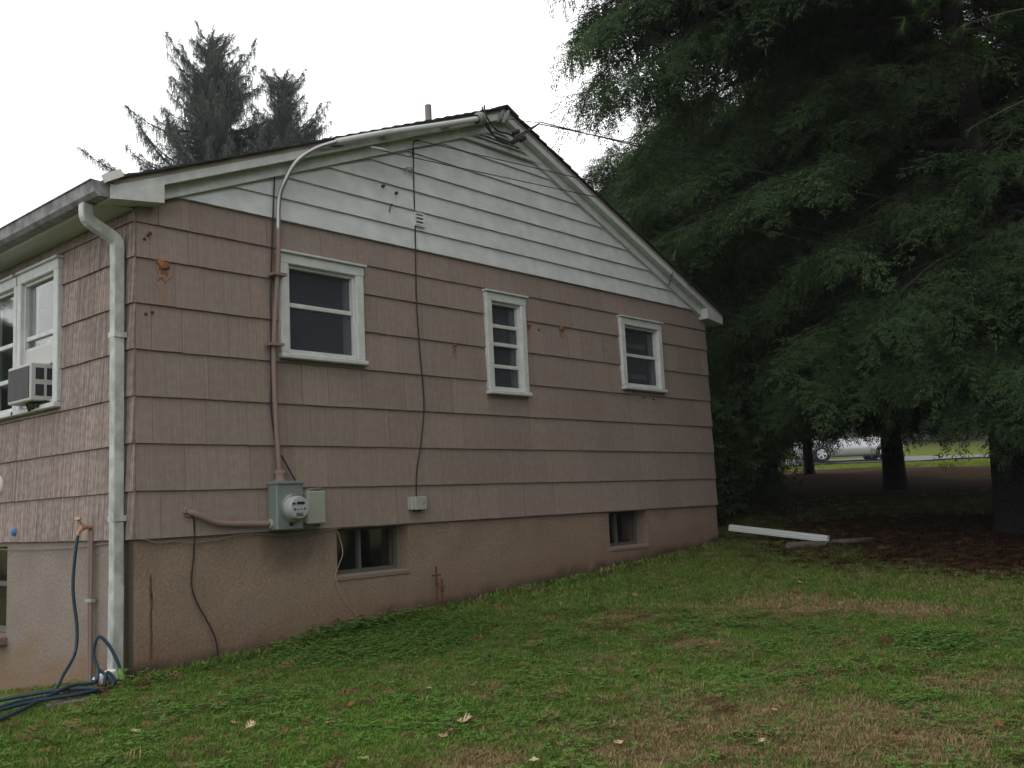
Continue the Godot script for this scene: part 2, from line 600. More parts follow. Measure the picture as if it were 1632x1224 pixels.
func shingle_wall(parent: Node3D, look: String, u0: float, u1: float, top: float, holes: Array, keep: Callable) -> void:
	var loose := mb()
	for c in BUTTS.size():
		var v0: float = BUTTS[c]
		var v1: float = (BUTTS[c + 1] + 0.012) if c + 1 < BUTTS.size() else top
		var u := u1
		var first := true
		while u > u0 + 0.001:
			var w := rng.randf_range(0.2, 0.52)
			if first: w *= rng.randf_range(0.5, 1.0)
			first = false
			var a := maxf(u - w, u0)
			if a - u0 < 0.07: a = u0
			# cut round the openings
			var bits := [[a, u, v0, v1]]
			for h in holes:
				var nb := []
				for q in bits:
					if q[1] <= h[0] or q[0] >= h[1] or q[3] <= h[2] or q[2] >= h[3]:
						nb.append(q); continue
					if q[0] < h[0]: nb.append([q[0], h[0], q[2], q[3]])
					if q[1] > h[1]: nb.append([h[1], q[1], q[2], q[3]])
					var l := maxf(q[0], h[0])
					var r := minf(q[1], h[1])
					if q[2] < h[2] - 0.01: nb.append([l, r, q[2], h[2]])
					if q[3] > h[3] + 0.015: nb.append([l, r, h[3], q[3]])
				bits = nb
			for q in bits:
				if q[1] - q[0] < 0.012: continue
				var gap := 0.0008 if rng.randf() < 0.62 else rng.randf_range(0.001, 0.0024)
				var dv: float = rng.randf_range(-0.001, 0.001) if q[2] == v0 else 0.0
				var st := shingle(q[0] + gap, q[1] - gap, q[2] + dv, q[3], rng.randf_range(-0.0008, 0.0012), Vector2(rng.randf() * 3.0, rng.randf() * 3.0))
				if keep.call(u):
					build(st, "shingle", M["%s%d" % [look, rng.randi_range(0, 3)]], parent)
				else:
					loose.append_from(st.commit(), 0, Transform3D.IDENTITY)
			u = a
	if not keep.call(-99.0):
		tag(build(loose, "far_shingles", M.shingle0, parent), "", "", "", "stuff")

# double-hung window in local axes; kind: rails (heights), blinds
func window(parent: Node3D, t: Transform3D, u0: float, u1: float, v0: float, v1: float, rails: Array, blind := 0.0, bars: Array = [], screened := true) -> Node3D:
	var w := node("window", parent)
	w.transform = t
	var cw := 0.075
	var st := mb()
	for s in [[u0, u0 + cw], [u1 - cw, u1]]:
		cbx(st, Vector3((s[0] + s[1]) * 0.5, (v0 + v1 - 0.06) * 0.5 + 0.02, 0.022), Vector3(s[1] - s[0], v1 - v0 - 0.10, 0.05), 0.006)
	cbx(st, Vector3((u0 + u1) * 0.5, v1 - 0.04, 0.0235), Vector3(u1 - u0 + 0.006, 0.08, 0.053), 0.006)
	build(st, "casing", M.trim, w)
	st = mb()
	cbx(st, Vector3((u0 + u1) * 0.5, v1 + 0.006, 0.035), Vector3(u1 - u0 + 0.04, 0.018, 0.075), 0.004)
	build(st, "head_cap", M.trim, w)
	st = mb()
	cbx(st, Vector3((u0 + u1) * 0.5, v0 + 0.018, 0.03), Vector3(u1 - u0 + 0.02, 0.036, 0.085), 0.006)
	build(st, "sill", M.trim, w)
	# inner stops and sash
	var a0 := u0 + cw
	var a1 := u1 - cw
	var b0 := v0 + 0.045
	var b1 := v1 - 0.08
	st = mb()
	span(st, Vector3(a0, b0, -0.075), Vector3(a0 + 0.022, b1, 0.016))
	span(st, Vector3(a1 - 0.022, b0, -0.075), Vector3(a1, b1, 0.016))
	span(st, Vector3(a0 + 0.022, b1 - 0.022, -0.075), Vector3(a1 - 0.022, b1, 0.0155))
	span(st, Vector3(a0 + 0.022, b0, -0.075), Vector3(a1 - 0.022, b0 + 0.03, 0.0145))
	build(st, "storm_frame", M.trim, w)
	a0 += 0.022; a1 -= 0.022; b0 += 0.03; b1 -= 0.022
	var cuts := [b0] + rails + [b1]
	for i in cuts.size() - 1:
		var lo: float = cuts[i] + (0.017 if i > 0 else 0.0)
		var hi: float = cuts[i + 1] - (0.017 if i < cuts.size() - 2 else 0.0)
		var dep := -0.012 - 0.014 * (i % 2)
		st = mb()
		span(st, Vector3(a0, lo, dep - 0.004), Vector3(a1, hi, dep))
		build(st, "pane", M.glass, w)
		st = mb()
		span(st, Vector3(a0, lo, dep + 0.006), Vector3(a1, hi, dep + 0.007))
		if screened: build(st, "insect_screen", M.screen, w)
		# the sash behind
		st = mb()
		for s in [[a0, a0 + 0.03], [a1 - 0.03, a1]]:
			span(st, Vector3(s[0], lo, -0.07), Vector3(s[1], hi, -0.04))
		build(st, "sash", M.trim, w)
	for r in rails:
		st = mb()
		cbx(st, Vector3((a0 + a1) * 0.5, r, -0.018), Vector3(a1 - a0, 0.034, 0.05), 0.004)
		build(st, "rail", M.trim, w)
	if blind > 0.0:
		var y := b1 - 0.01
		while y > b1 - blind:
			st = mb()
			bx(st, Vector3((a0 + a1) * 0.5, y, -0.12), Vector3(a1 - a0 - 0.04, 0.0015, 0.022), Basis(Vector3.RIGHT, 0.7))
			build(st, "slat", M.blind, w)
			y -= 0.02
	for b in bars:
		st = mb()
		span(st, Vector3(a0 + 0.03, b - 0.025, -0.13), Vector3(a1 - 0.03, b + 0.025, -0.11))
		build(st, "blind_rail", M.blind, w)
	return w

func roof_y(x: float) -> float:
	return RIDGE - PITCH * absf(x - W * 0.5)

func band(top_off: float, bot_off: float, x0: float, x1: float) -> PackedVector2Array:
	return PackedVector2Array([Vector2(x0, roof_y(x0) + bot_off), Vector2(x1, roof_y(x1) + bot_off), Vector2(x1, roof_y(x1) + top_off), Vector2(x0, roof_y(x0) + top_off)])

func make_house() -> void:
	var h := thing("house", Vector3.ZERO, "tan shingled house with white clapboard gable on a stucco foundation", "house")
	var L := Transform3D(Basis(Vector3(0, 0, 1), Vector3(0, 1, 0), Vector3(-1, 0, 0)), Vector3.ZERO)
	var gw := [[1.10, 1.885, 1.245, 2.035], [3.30, 3.845, 1.10, 2.035], [5.37, 6.15, 1.26, 2.035]]
	var bw := [[1.598, 2.318, -0.36, -0.012], [5.03, 5.712, -0.365, -0.012]]
	var lw := [[-2.46, -1.04, 0.945, 2.03]]
	var lbw := [[-2.8, -1.99, -0.70, -0.03]]
	# --- walls
	var gable := node("gable_wall", h)
	var st := mb()
	holed(st, 0.0, W, 0.0, TOP, gw.map(func(q): return [q[0] + 0.04, q[1] - 0.04, q[2] + 0.03, q[3] - 0.04]), -0.14, -0.004)
	build(st, "sheathing", M.inside, gable)
	shingle_wall(gable, "smooth", 0.0, W, TOP + 0.02, gw, func(_u): return true)
	var side := node("side_wall", h)
	side.transform = L
	st = mb()
	holed(st, -LEN, -0.141, 0.0, 2.16, lw.map(func(q): return [q[0] + 0.04, q[1] - 0.04, q[2] + 0.03, q[3] - 0.04]), -0.14, -0.004)
	build(st, "sheathing", M.inside, side)
	shingle_wall(side, "shingle", -LEN, 0.019, 2.145, lw, func(u): return u > -3.0)
	st = mb()
	span(st, Vector3(W - 0.14, 0, -LEN), Vector3(W, 2.16, -0.1405))
	span(st, Vector3(0, 0, -LEN - 0.02), Vector3(W, 2.16, -LEN + 0.12))
	span(st, Vector3(W, 0.0, -LEN), Vector3(W + 0.02, 2.15, 0.0))
	build(st, "far_wall", M.shingle1, h)
	st = mb()
	span(st, Vector3(0.15, -0.03, -LEN + 0.13), Vector3(W - 0.15, -0.0, -0.145))
	span(st, Vector3(0.15, 2.17, -LEN + 0.13), Vector3(W - 0.15, 2.2, -0.145))
	span(st, Vector3(0.2, 0.0, -3.6), Vector3(W - 0.2, 2.17, -3.5))
	span(st, Vector3(2.9, 0.0, -3.49), Vector3(3.0, 2.17, -0.146))
	span(st, Vector3(4.6, 0.0, -3.49), Vector3(4.7, 2.17, -0.146))
	build(st, "interior", M.inside, h)
	# corner boards of the shingle courses read as a lighter ridge
	# --- foundation
	var foundation := node("foundation", h)
	var paint_front := func(x, y):
		var n := noise2.get_noise_2d(x * 30.0, y * 30.0)
		var n2 := noise.get_noise_2d(x * 60.0 + 9.0, y * 25.0)
		var c := Color(0.30, 0.222, 0.168)
		c = c * (1.0 + 0.16 * n + 0.08 * n2)
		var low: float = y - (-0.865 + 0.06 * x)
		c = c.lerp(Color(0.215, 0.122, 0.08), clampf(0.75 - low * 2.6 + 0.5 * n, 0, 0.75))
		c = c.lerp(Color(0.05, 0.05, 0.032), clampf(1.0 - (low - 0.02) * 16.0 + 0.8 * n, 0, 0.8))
		# soot-like dirt plus the boxes' shadow, both painted dark under the meter boxes
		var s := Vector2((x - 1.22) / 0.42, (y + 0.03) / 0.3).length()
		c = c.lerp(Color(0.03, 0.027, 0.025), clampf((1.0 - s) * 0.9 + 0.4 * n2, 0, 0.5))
		c.a = 1.0
		return c
	st = mb()
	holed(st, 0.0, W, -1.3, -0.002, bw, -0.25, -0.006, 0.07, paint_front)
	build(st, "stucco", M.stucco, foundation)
	var paint_side := func(u, y):
		var n := noise2.get_noise_2d(u * 30.0 + 50.0, y * 30.0)
		var c := Color(0.28, 0.232, 0.198) * (1.0 + 0.14 * n)
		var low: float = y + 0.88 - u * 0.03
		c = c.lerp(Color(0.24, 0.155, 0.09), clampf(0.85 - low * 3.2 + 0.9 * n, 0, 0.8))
		c.a = 1.0
		return c
	st = mb()
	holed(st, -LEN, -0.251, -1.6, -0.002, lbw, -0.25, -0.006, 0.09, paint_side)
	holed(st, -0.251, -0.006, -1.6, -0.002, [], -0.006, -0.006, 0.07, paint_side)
	var sf := build(st, "stucco", M.stucco, foundation)
	sf.transform = L
	st = mb()
	span(st, Vector3(W - 0.24, -1.3, -LEN), Vector3(W - 0.01, -0.002, -0.26))
	span(st, Vector3(0.01, -1.3, -LEN), Vector3(W - 0.25, -0.002, -LEN + 0.2))
	build(st, "back_foundation", M.stucco_plain, foundation)
	for q in bw:
		st = mb()
		cbx(st, Vector3((q[0] + q[1]) * 0.5 - 0.0, q[2] - 0.02, -0.085), Vector3(q[1] - q[0] + 0.03, 0.05, 0.175), 0.012)
		build(st, "ledge", M.stucco_plain, foundation)
		var w := node("basement_window", h)
		st = mb()
		var z := -0.16
		span(st, Vector3(q[0], q[2] + 0.006, z - 0.03), Vector3(q[0] + 0.018, q[3], z + 0.01))
		span(st, Vector3(q[1] - 0.02, q[2] + 0.006, z - 0.03), Vector3(q[1], q[3], z + 0.01))
		span(st, Vector3(q[0] + 0.018, q[2] + 0.006, z - 0.03), Vector3(q[1] - 0.02, q[2] + 0.03, z + 0.0095))
		span(st, Vector3(q[0] + 0.018, q[3] - 0.02, z - 0.03), Vector3(q[1] - 0.02, q[3], z + 0.0095))
		var mid: float = q[0] + (q[1] - q[0]) * 0.46
		span(st, Vector3(mid - 0.012, q[2] + 0.03, z - 0.025), Vector3(mid + 0.012, q[3] - 0.02, z + 0.015))
		build(st, "frame", M.dimframe, w)
		for s in [[q[0] + 0.018, mid - 0.012], [mid + 0.012, q[1] - 0.02]]:
			st = mb()
			span(st, Vector3(s[0], q[2] + 0.03, z - 0.014), Vector3(s[1], q[3] - 0.02, z - 0.01))
			build(st, "pane", M.glass, w)
	# the window low on the side wall
	var lbn := node("basement_window", h)
	lbn.transform = L
	st = mb()
	span(st, Vector3(-2.8, -0.34, -0.12), Vector3(-1.99, -0.305, -0.085))
	span(st, Vector3(-2.017, -0.70, -0.12), Vector3(-1.99, -0.341, -0.086))
	span(st, Vector3(-2.017, -0.304, -0.12), Vector3(-1.99, -0.03, -0.086))
	span(st, Vector3(-2.8, -0.695, -0.12), Vector3(-2.018, -0.65, -0.087))
	build(st, "frame", M.dimframe, lbn)
	for s in [[-0.304, -0.032], [-0.649, -0.342]]:
		st = mb()
		span(st, Vector3(-2.8, s[0], -0.105), Vector3(-2.018, s[1], -0.1))
		build(st, "pane", M.glass, lbn)
	st = mb()
	cbx(st, Vector3(-2.395, -0.735, 0.0), Vector3(0.86, 0.07, 0.2), 0.012)
	build(st, "ledge", M.stucco_plain, lbn)
	# --- windows of the rooms
	var I := Transform3D.IDENTITY
	window(h, I, 1.10, 1.885, 1.245, 2.035, [1.655])
	window(h, I, 3.30, 3.845, 1.10, 2.035, [1.363, 1.567, 1.735], 0.34)
	window(h, I, 5.37, 6.15, 1.26, 2.035, [1.64], 0.0, [1.78, 1.44])
	window(h, L, -1.765, -1.04, 0.945, 2.03, [1.52, 1.43], 0.0, [], false)
	window(h, L, -2.46, -1.745, 0.945, 2.03, [1.52, 1.24], 0.0, [], false)
	# --- white gable
	var siding := node("gable_siding", h)
	st = mb()
	prism(st, PackedVector2Array([Vector2(0.16, TOP), Vector2(W - 0.16, TOP), Vector2(W * 0.5, RIDGE - 0.12)]), -0.1, 0.004)
	build(st, "gable_sheathing", M.inside, siding)
	var ys := [TOP, 2.455, 2.625, 2.795, 2.965, 3.135, 3.305, 3.47, 3.62]
	for i in ys.size() - 1:
		var y0: float = ys[i]
		var y1: float = minf(ys[i + 1] + 0.012, RIDGE - 0.13)
		var a := W * 0.5 - (RIDGE - 0.125 - y0) / PITCH
		var b := W * 0.5 - (RIDGE - 0.125 - y1) / PITCH
		var pts := []
		st = mb()
		var f0 := 0.034
		var f1 := 0.014
		var off := Vector2(rng.randf() * 4, rng.randf() * 4)
		pts = [Vector3(a, y0, f0), Vector3(W - a, y0, f0), Vector3(W - b, y1, f1), Vector3(b, y1, f1)]
		quad(st, pts[0], pts[1], pts[2], pts[3], Vector3(0, 0, 1), off)
		quad(st, pts[0], pts[1], Vector3(W - a, y0, 0.003), Vector3(a, y0, 0.003), Vector3(0, -1, 0), off)
		build(st, "clapboard", M.clap, siding)
	# louvred vent in the peak
	var lv := node("gable_vent", h)
	st = mb()
	var vy := 3.415
	var hx := (RIDGE - 0.13 - vy) / PITCH
	cbx(st, Vector3(W * 0.5, vy + 0.012, 0.05), Vector3(hx * 2 - 0.08, 0.024, 0.03), 0.005)
	build(st, "frame", M.trim, lv)
	for i in 6:
		var y := vy + 0.038 + i * 0.034
		var x := (RIDGE - 0.15 - y) / PITCH - 0.05
		if x < 0.06: break
		st = mb()
		bx(st, Vector3(W * 0.5, y, 0.05), Vector3(x * 2, 0.004, 0.036), Basis(Vector3.RIGHT, 0.75))
		build(st, "slat", M.trim, lv)
	# --- roof
	var roof := node("roof", h)
	st = mb()
	prism(st, PackedVector2Array([Vector2(-0.2, roof_y(-0.2) - 0.032), Vector2(W * 0.5, RIDGE - 0.032), Vector2(W * 0.5, RIDGE), Vector2(-0.22, roof_y(-0.22))]), -LEN - 0.15, 0.135)
	prism(st, PackedVector2Array([Vector2(W + 0.2, roof_y(W + 0.2) - 0.032), Vector2(W * 0.5 + 0.0005, RIDGE - 0.032), Vector2(W * 0.5 + 0.0005, RIDGE), Vector2(W + 0.22, roof_y(W + 0.22))]), -LEN - 0.15, 0.135)
	build(st, "roof_deck", M.wood, roof)
	var sl := Vector2(1, PITCH).normalized()
	var run := (W * 0.5 + 0.25) / sl.x
	for s: float in [-1.0, 1.0]:
		st = mb()
		var d := 0.0
		while d < run:
			var u := run - d
			var lo := Vector2(W * 0.5 + s * u * sl.x, RIDGE - u * sl.y)
			var u2 := maxf(u - 0.15, 0.0)
			var hi := Vector2(W * 0.5 + s * u2 * sl.x, RIDGE - u2 * sl.y)
			var z1 := 0.165 + rng.randf_range(-0.006, 0.008)
			var pl := PackedVector2Array([lo + Vector2(0, 0.002), lo + Vector2(0, 0.024), hi + Vector2(0, 0.009), hi + Vector2(0, 0.002)])
			prism(st, pl, -LEN - 0.2, z1)
			d += 0.13
		tag(build(st, "roof_shingles", M.roof, roof), "", "", "", "stuff")
	st = mb()
	for s: float in [-1.0, 1.0]:
		prism(st, PackedVector2Array([Vector2(W * 0.5, RIDGE + 0.02), Vector2(W * 0.5 + s * 0.16, RIDGE - 0.16 * PITCH + 0.018), Vector2(W * 0.5 + s * 0.16, RIDGE - 0.16 * PITCH + 0.026), Vector2(W * 0.5, RIDGE + 0.032)]), -LEN - 0.2, 0.17)
	build(st, "ridge_cap", M.roof, roof)
	for s in [[-0.2, W * 0.5 - 0.0005], [W + 0.2, W * 0.5 + 0.0005]]:
		st = mb()
		prism(st, band(-0.033, -0.095, s[0], s[1]), 0.0, 0.132)
		build(st, "rake_board", M.trim, roof)
		st = mb()
		prism(st, band(-0.096, -0.185, s[0] + (0.3 if s[0] < 0 else -0.3), s[1]), 0.001, 0.058)
		build(st, "frieze_board", M.trim, roof)
	for s: float in [0.0, 1.0]:
		st = mb()
		var fx := func(x): return x if s == 0.0 else W - x
		prism(st, PackedVector2Array([Vector2(fx.call(-0.2), 2.145), Vector2(fx.call(0.135), 2.185), Vector2(fx.call(0.135), roof_y(0.135) - 0.097), Vector2(fx.call(-0.2), roof_y(-0.2) - 0.097)]), -0.02, 0.14)
		build(st, "eave_return", M.trim, roof)
		st = mb()
		span(st, Vector3(fx.call(-0.2), 2.15, -LEN), Vector3(fx.call(0.0), 2.162, -0.021))
		build(st, "soffit", M.soffit, roof)
		st = mb()
		span(st, Vector3(fx.call(-0.222), 2.146, -LEN), Vector3(fx.call(-0.2005), 2.24, 0.131))
		build(st, "eave_board", M.trim, roof)
	# gutter along the near eave, with its end cap and a bit of pale flashing at the corner
	var gutter := node("gutter", h)
	st = mb()
	var prof := PackedVector2Array([Vector2(-0.224, 2.245), Vector2(-0.224, 2.155), Vector2(-0.295, 2.155), Vector2(-0.32, 2.18), Vector2(-0.335, 2.25), Vector2(-0.345, 2.25), Vector2(-0.345, 2.256), Vector2(-0.328, 2.256), Vector2(-0.314, 2.182), Vector2(-0.292, 2.16), Vector2(-0.23, 2.16), Vector2(-0.23, 2.245)])
	prism(st, prof, -LEN - 0.1, 0.105)
	build(st, "trough", M.gutter, gutter)
	st = mb()
	prism(st, PackedVector2Array([Vector2(-0.224, 2.247), Vector2(-0.224, 2.153), Vector2(-0.297, 2.153), Vector2(-0.322, 2.18), Vector2(-0.337, 2.252)]), 0.1055, 0.113)
	build(st, "end_cap", M.gutter, gutter)
	st = mb()
	bx(st, Vector3(-0.225, 2.285, 0.155), Vector3(0.12, 0.05, 0.05), Basis(Vector3(0, 0, 1), 0.5))
	build(st, "flashing", M.flash, gutter)
	# downspout
	var dsp := node("downspout", h)
	var rect := PackedVector2Array()
	for q in [[-0.036, -0.027], [-0.03, -0.033], [0.03, -0.033], [0.036, -0.027], [0.036, 0.027], [0.03, 0.033], [-0.03, 0.033], [-0.036, 0.027]]:
		rect.append(Vector2(q[0], q[1]))
	st = mb()
	sweep(st, curve([Vector3(-0.275, 2.15, -0.1), Vector3(-0.275, 2.09, -0.1), Vector3(-0.25, 2.04, -0.1), Vector3(-0.12, 1.975, -0.1), Vector3(-0.072, 1.93, -0.1), Vector3(-0.068, 1.86, -0.1)], 3), rect, func(_t): return 1.02, Vector3(0, 0, 1))
	build(st, "elbow", M.spout, dsp)
	st = mb()
	sweep(st, PackedVector3Array([Vector3(-0.068, 1.88, -0.1), Vector3(-0.066, 0.9, -0.1), Vector3(-0.068, 0.2, -0.099), Vector3(-0.066, -0.30, -0.1)]), rect, func(_t): return 1.0, Vector3(0, 0, 1))
	build(st, "leader", M.spout, dsp)
	st = mb()
	sweep(st, PackedVector3Array([Vector3(-0.066, -0.28, -0.1), Vector3(-0.072, -0.84, -0.097), Vector3(-0.074, -0.9, -0.096)]), rect, func(_t): return 1.05, Vector3(0, 0, 1))
	build(st, "lower_leader", M.spout, dsp)
	for y: float in [0.12, 1.3]:
		st = mb()
		span(st, Vector3(-0.106, y, -0.142), Vector3(-0.02, y + 0.035, -0.058))
		build(st, "strap", M.spout, dsp)
	# vent pipe through the roof
	st = mb()
	lathe(st, Vector3(3.19, roof_y(3.19) - 0.1, -0.5), Vector3.UP, [Vector2(0.032, 0), Vector2(0.032, 0.38), Vector2(0.026, 0.38), Vector2(0.026, 0.2)], 16)
	build(st, "vent_pipe", M.oldpipe, roof)
	# rust lumps and runs on the siding
	for q in [[0.187, 1.795, 0.034, 0.16], [3.902, 1.79, 0.02, 0.05], [4.403, 1.815, 0.026, 0.06], [2.901, 1.505, 0.016, 0.07]]:
		lump(h, Vector3(q[0], q[1], 0.022), q[2])
		run_mark(h, Vector3(q[0], q[1], 0.0), q[2] * 1.2, q[3])
	st = mb()
	for i in 5:
		var y := -0.3 - i * 0.1
		prism(st, ragged(0.011, 0.075, 60 + i), -0.008, -0.0045, Basis.IDENTITY, Vector3(0.115 + 0.004 * (i % 2), y, 0))
	build(st, "rust_stain", M.rustrun, h)
	# nail holes near the corner
	for q in [[0.06, 1.955], [0.085, 1.985], [0.1, 2.0], [0.07, 1.455], [0.115, 1.47], [4.05, 1.76], [5.75, 1.19], [5.95, 1.185], [1.72, 1.285]]:
		st = mb()
		lathe(st, Vector3(q[0], q[1], 0.012), Vector3(0, 0, 1), [Vector2(0.011, 0), Vector2(0.009, 0.013), Vector2(0, 0.015)], 7)
		build(st, "nail_head", M.rust, h)

func ragged(rx: float, ry: float, seed_: int) -> PackedVector2Array:
	var r := RandomNumberGenerator.new()
	r.seed = seed_
	var o := PackedVector2Array()
	for k in 11:
		var a := TAU * k / 11
		var s := r.randf_range(0.65, 1.2)
		o.append(Vector2(cos(a) * rx * s, sin(a) * ry * s))
	return o

func lump(parent: Node, at: Vector3, r: float) -> void:
	var st := mb(true)
	var nn := FastNoiseLite.new()
	nn.seed = int(at.x * 100.0)
	var f := func(i, j):
		var a: float = TAU * (i % 12) / 12.0
		var b: float = PI * j / 8.0
		var d: Vector3 = Vector3(sin(b) * cos(a), cos(b), sin(b) * sin(a))
		return at + d * Vector3(1.2, 0.9, 0.42) * r * (1.0 + 0.9 * nn.get_noise_3d(d.x * 90, d.y * 90, d.z * 90))
	for i in 12:
		for j in 8:
			quad(st, f.call(i, j), f.call(i + 1, j), f.call(i + 1, j + 1), f.call(i, j + 1), (f.call(i, j) + f.call(i + 1, j + 1)) * 0.5 - at)
	build(st, "rust_lump", M.orange, parent)

func run_mark(parent: Node, at: Vector3, w: float, drop: float) -> void:
	var st := mb()
	var tilt := Basis(Vector3.RIGHT, 0.054)
	var pale := mb()
	for i in 6:
		prism(pale, ragged(w * (1.25 - 0.1 * i), drop * 0.2, int(at.x * 70) + i), -0.004, 0.0012 + 0.0002 * i, tilt, at + Vector3(w * 0.35 * sin(i * 1.7), -drop * 1.25 * i / 5.0 - 0.015, 0.0178))
	build(pale, "faint_stain", M.faint, parent)
	for i in 3:
		var y := -drop * i / 4.0
		prism(st, ragged(w * (0.85 - 0.14 * i), drop * 0.2, int(at.x * 50) + i), -0.004, 0.002 + 0.0003 * i, tilt, at + Vector3(w * (0.3 * sin(i * 2.1)), y - 0.02, 0.0178))
	build(st, "rust_stain", M.stainmat, parent)

# ------------------------------------------------------------------ things on the house
func pts(a: Array) -> Array:
	return a.map(func(q): return Vector3(q[0], q[1], q[2]))

func clip_ring(st: SurfaceTool, at: Vector3, r: float) -> void:
	bx(st, at, Vector3(r * 5.0, 0.012, 0.004))

func make_fittings() -> void:
	var st: SurfaceTool
	# --- electric meter and its service mast
	var em := thing("electric_meter", Vector3(1.09, 0.17, 0.0), "grey green meter box with round glass electric meter below the mast", "electric meter")
	st = mb()
	cbx(st, Vector3(0, 0.0, 0.075), Vector3(0.225, 0.325, 0.11), 0.008)
	build(st, "meter_box", M.meter, em)
	st = mb()
	cbx(st, Vector3(0, 0.168, 0.08), Vector3(0.24, 0.022, 0.125), 0.004)
	build(st, "lid", M.meter, em)
	st = mb()
	lathe(st, Vector3(0.015, -0.01, 0.13), Vector3(0, 0, 1), [Vector2(0.1, 0.0), Vector2(0.1, 0.018), Vector2(0.088, 0.022), Vector2(0.084, 0.022)], 28)
	build(st, "collar", M.galv, em)
	st = mb()
	lathe(st, Vector3(0.015, -0.01, 0.15), Vector3(0, 0, 1), [Vector2(0.083, 0.0), Vector2(0.081, 0.06), Vector2(0.074, 0.075), Vector2(0.0, 0.079)], 28)
	build(st, "meter_dial", M.meterglass, em)
	st = mb()
	span(st, Vector3(-0.012, 0.012, 0.2285), Vector3(0.05, 0.03, 0.2325))
	build(st, "display", M.black, em)
	st = mb()
	for q in [[-0.045, 0.018, 0.012], [-0.028, 0.018, 0.008], [-0.03, -0.022, 0.011], [-0.005, -0.024, 0.007], [0.02, -0.022, 0.007], [0.05, -0.02, 0.01]]:
		lathe(st, Vector3(q[0] + 0.0, q[1], 0.2275), Vector3(0, 0, 1), [Vector2(q[2] * 0.7, 0), Vector2(q[2] * 0.7, 0.0035), Vector2(0, 0.004)], 10)
	for k in 3:
		span(st, Vector3(-0.02, -0.052 - k * 0.009, 0.226), Vector3(0.04, -0.0485 - k * 0.009, 0.2305))
	build(st, "dial_marks", M.acdark, em)
	st = mb()
	lathe(st, Vector3(0.0, -0.125, 0.13), Vector3(0, 0, 1), [Vector2(0.012, 0), Vector2(0.012, 0.014), Vector2(0, 0.015)], 10)
	build(st, "seal", M.black, em)
	var sm := thing("service_mast", Vector3(1.06, 0.35, 0.06), "metal service mast bending over from the meter along the rake", "service mast")
	st = mb()
	var o := Vector3(1.06, 0.35, 0.06)
	tube(st, curve(pts([[0, 0, 0], [-0.03, 0.45, 0], [-0.038, 0.95, 0], [0.0, 1.55, 0.012], [0.008, 1.85, 0.012]]), 5), 0.0175, 14)
	build(st, "riser", M.brownpipe, sm)
	st = mb()
	tube(st, curve(pts([[0.008, 1.84, 0.012], [0.015, 2.07, 0.02], [0.045, 2.22, 0.07], [0.12, 2.365, 0.11], [0.275, 2.49, 0.12], [0.48, 2.598, 0.12]]), 6), 0.0175, 14)
	build(st, "bend", M.galv, sm)
	st = mb()
	tube(st, curve(pts([[0.48, 2.598, 0.118], [0.96, 2.79, 0.13], [1.6, 3.03, 0.13], [2.08, 3.215, 0.13]]), 5), 0.024, 14)
	build(st, "upper_run", M.pipe_white, sm)
	st = mb()
	lathe(st, Vector3(0, -0.01, 0), Vector3.UP, [Vector2(0.05, 0), Vector2(0.05, 0.02), Vector2(0.04, 0.022), Vector2(0.04, 0.06), Vector2(0.046, 0.062), Vector2(0.046, 0.085), Vector2(0.03, 0.09)], 16)
	build(st, "hub", M.brownpipe, sm)
	st = mb()
	lathe(st, Vector3(2.06, 3.207, 0.13), Vector3(0.9, 0.36, 0), [Vector2(0.04, 0), Vector2(0.055, 0.02), Vector2(0.055, 0.07), Vector2(0.035, 0.10), Vector2(0, 0.105)], 14)
	build(st, "weatherhead", M.meter, sm)
	for q in [[-0.036, 0.98], [-0.002, 1.5], [0.98, 2.8], [1.7, 3.07]]:
		st = mb()
		bx(st, Vector3(q[0], q[1], 0.01 if q[0] < 0.5 else 0.11), Vector3(0.11, 0.02, 0.085), Basis(Vector3(0, 0, 1), 0.0 if q[0] < 0.5 else 0.38))
		build(st, "strap", M.brownpipe if q[0] < 0.5 else M.trim, sm)
	# --- second box
	var jb := thing("junction_box", Vector3(1.325, 0.155, 0.0), "plain beige utility box right of the electric meter", "utility box")
	st = mb()
	cbx(st, Vector3(0, 0, 0.05), Vector3(0.165, 0.225, 0.085), 0.006, Basis(Vector3.UP, 0.12))
	build(st, "case", M.beige, jb)
	st = mb()
	cbx(st, Vector3(0.008, 0.002, 0.102), Vector3(0.172, 0.235, 0.022), 0.006, Basis(Vector3.UP, 0.12))
	build(st, "cover", M.beige, jb)
	st = mb()
	lathe(st, Vector3(0.04, -0.12, 0.075), Vector3.DOWN, [Vector2(0.016, 0), Vector2(0.016, 0.02), Vector2(0, 0.02)], 10)
	build(st, "knockout", M.acdark, jb)
	st = mb()
	tube(st, curve(pts([[-0.02, 0.12, 0.02], [0.02, 0.135, 0.03], [0.06, 0.135, 0.03], [0.11, 0.14, 0.03]]), 4), 0.008, 7)
	build(st, "fitting", M.galv, jb)
	# --- small box
	var tb := thing("cable_box", Vector3(2.385, 0.157, 0.0), "small grey cable box above the wide basement window", "cable box")
	st = mb()
	cbx(st, Vector3(0, 0, 0.035), Vector3(0.16, 0.105, 0.055), 0.006)
	build(st, "case", M.beige, tb)
	st = mb()
	cbx(st, Vector3(0.01, 0.0, 0.069), Vector3(0.125, 0.108, 0.018), 0.005)
	build(st, "cover", M.beige, tb)
	st = mb()
	for k in 3:
		span(st, Vector3(0.03 + 0.004 * k, -0.012 + k * 0.012, 0.0775), Vector3(0.042 + 0.002 * k, -0.006 + k * 0.012, 0.0795))
	build(st, "logo", M.acdark, tb)
	st = mb()
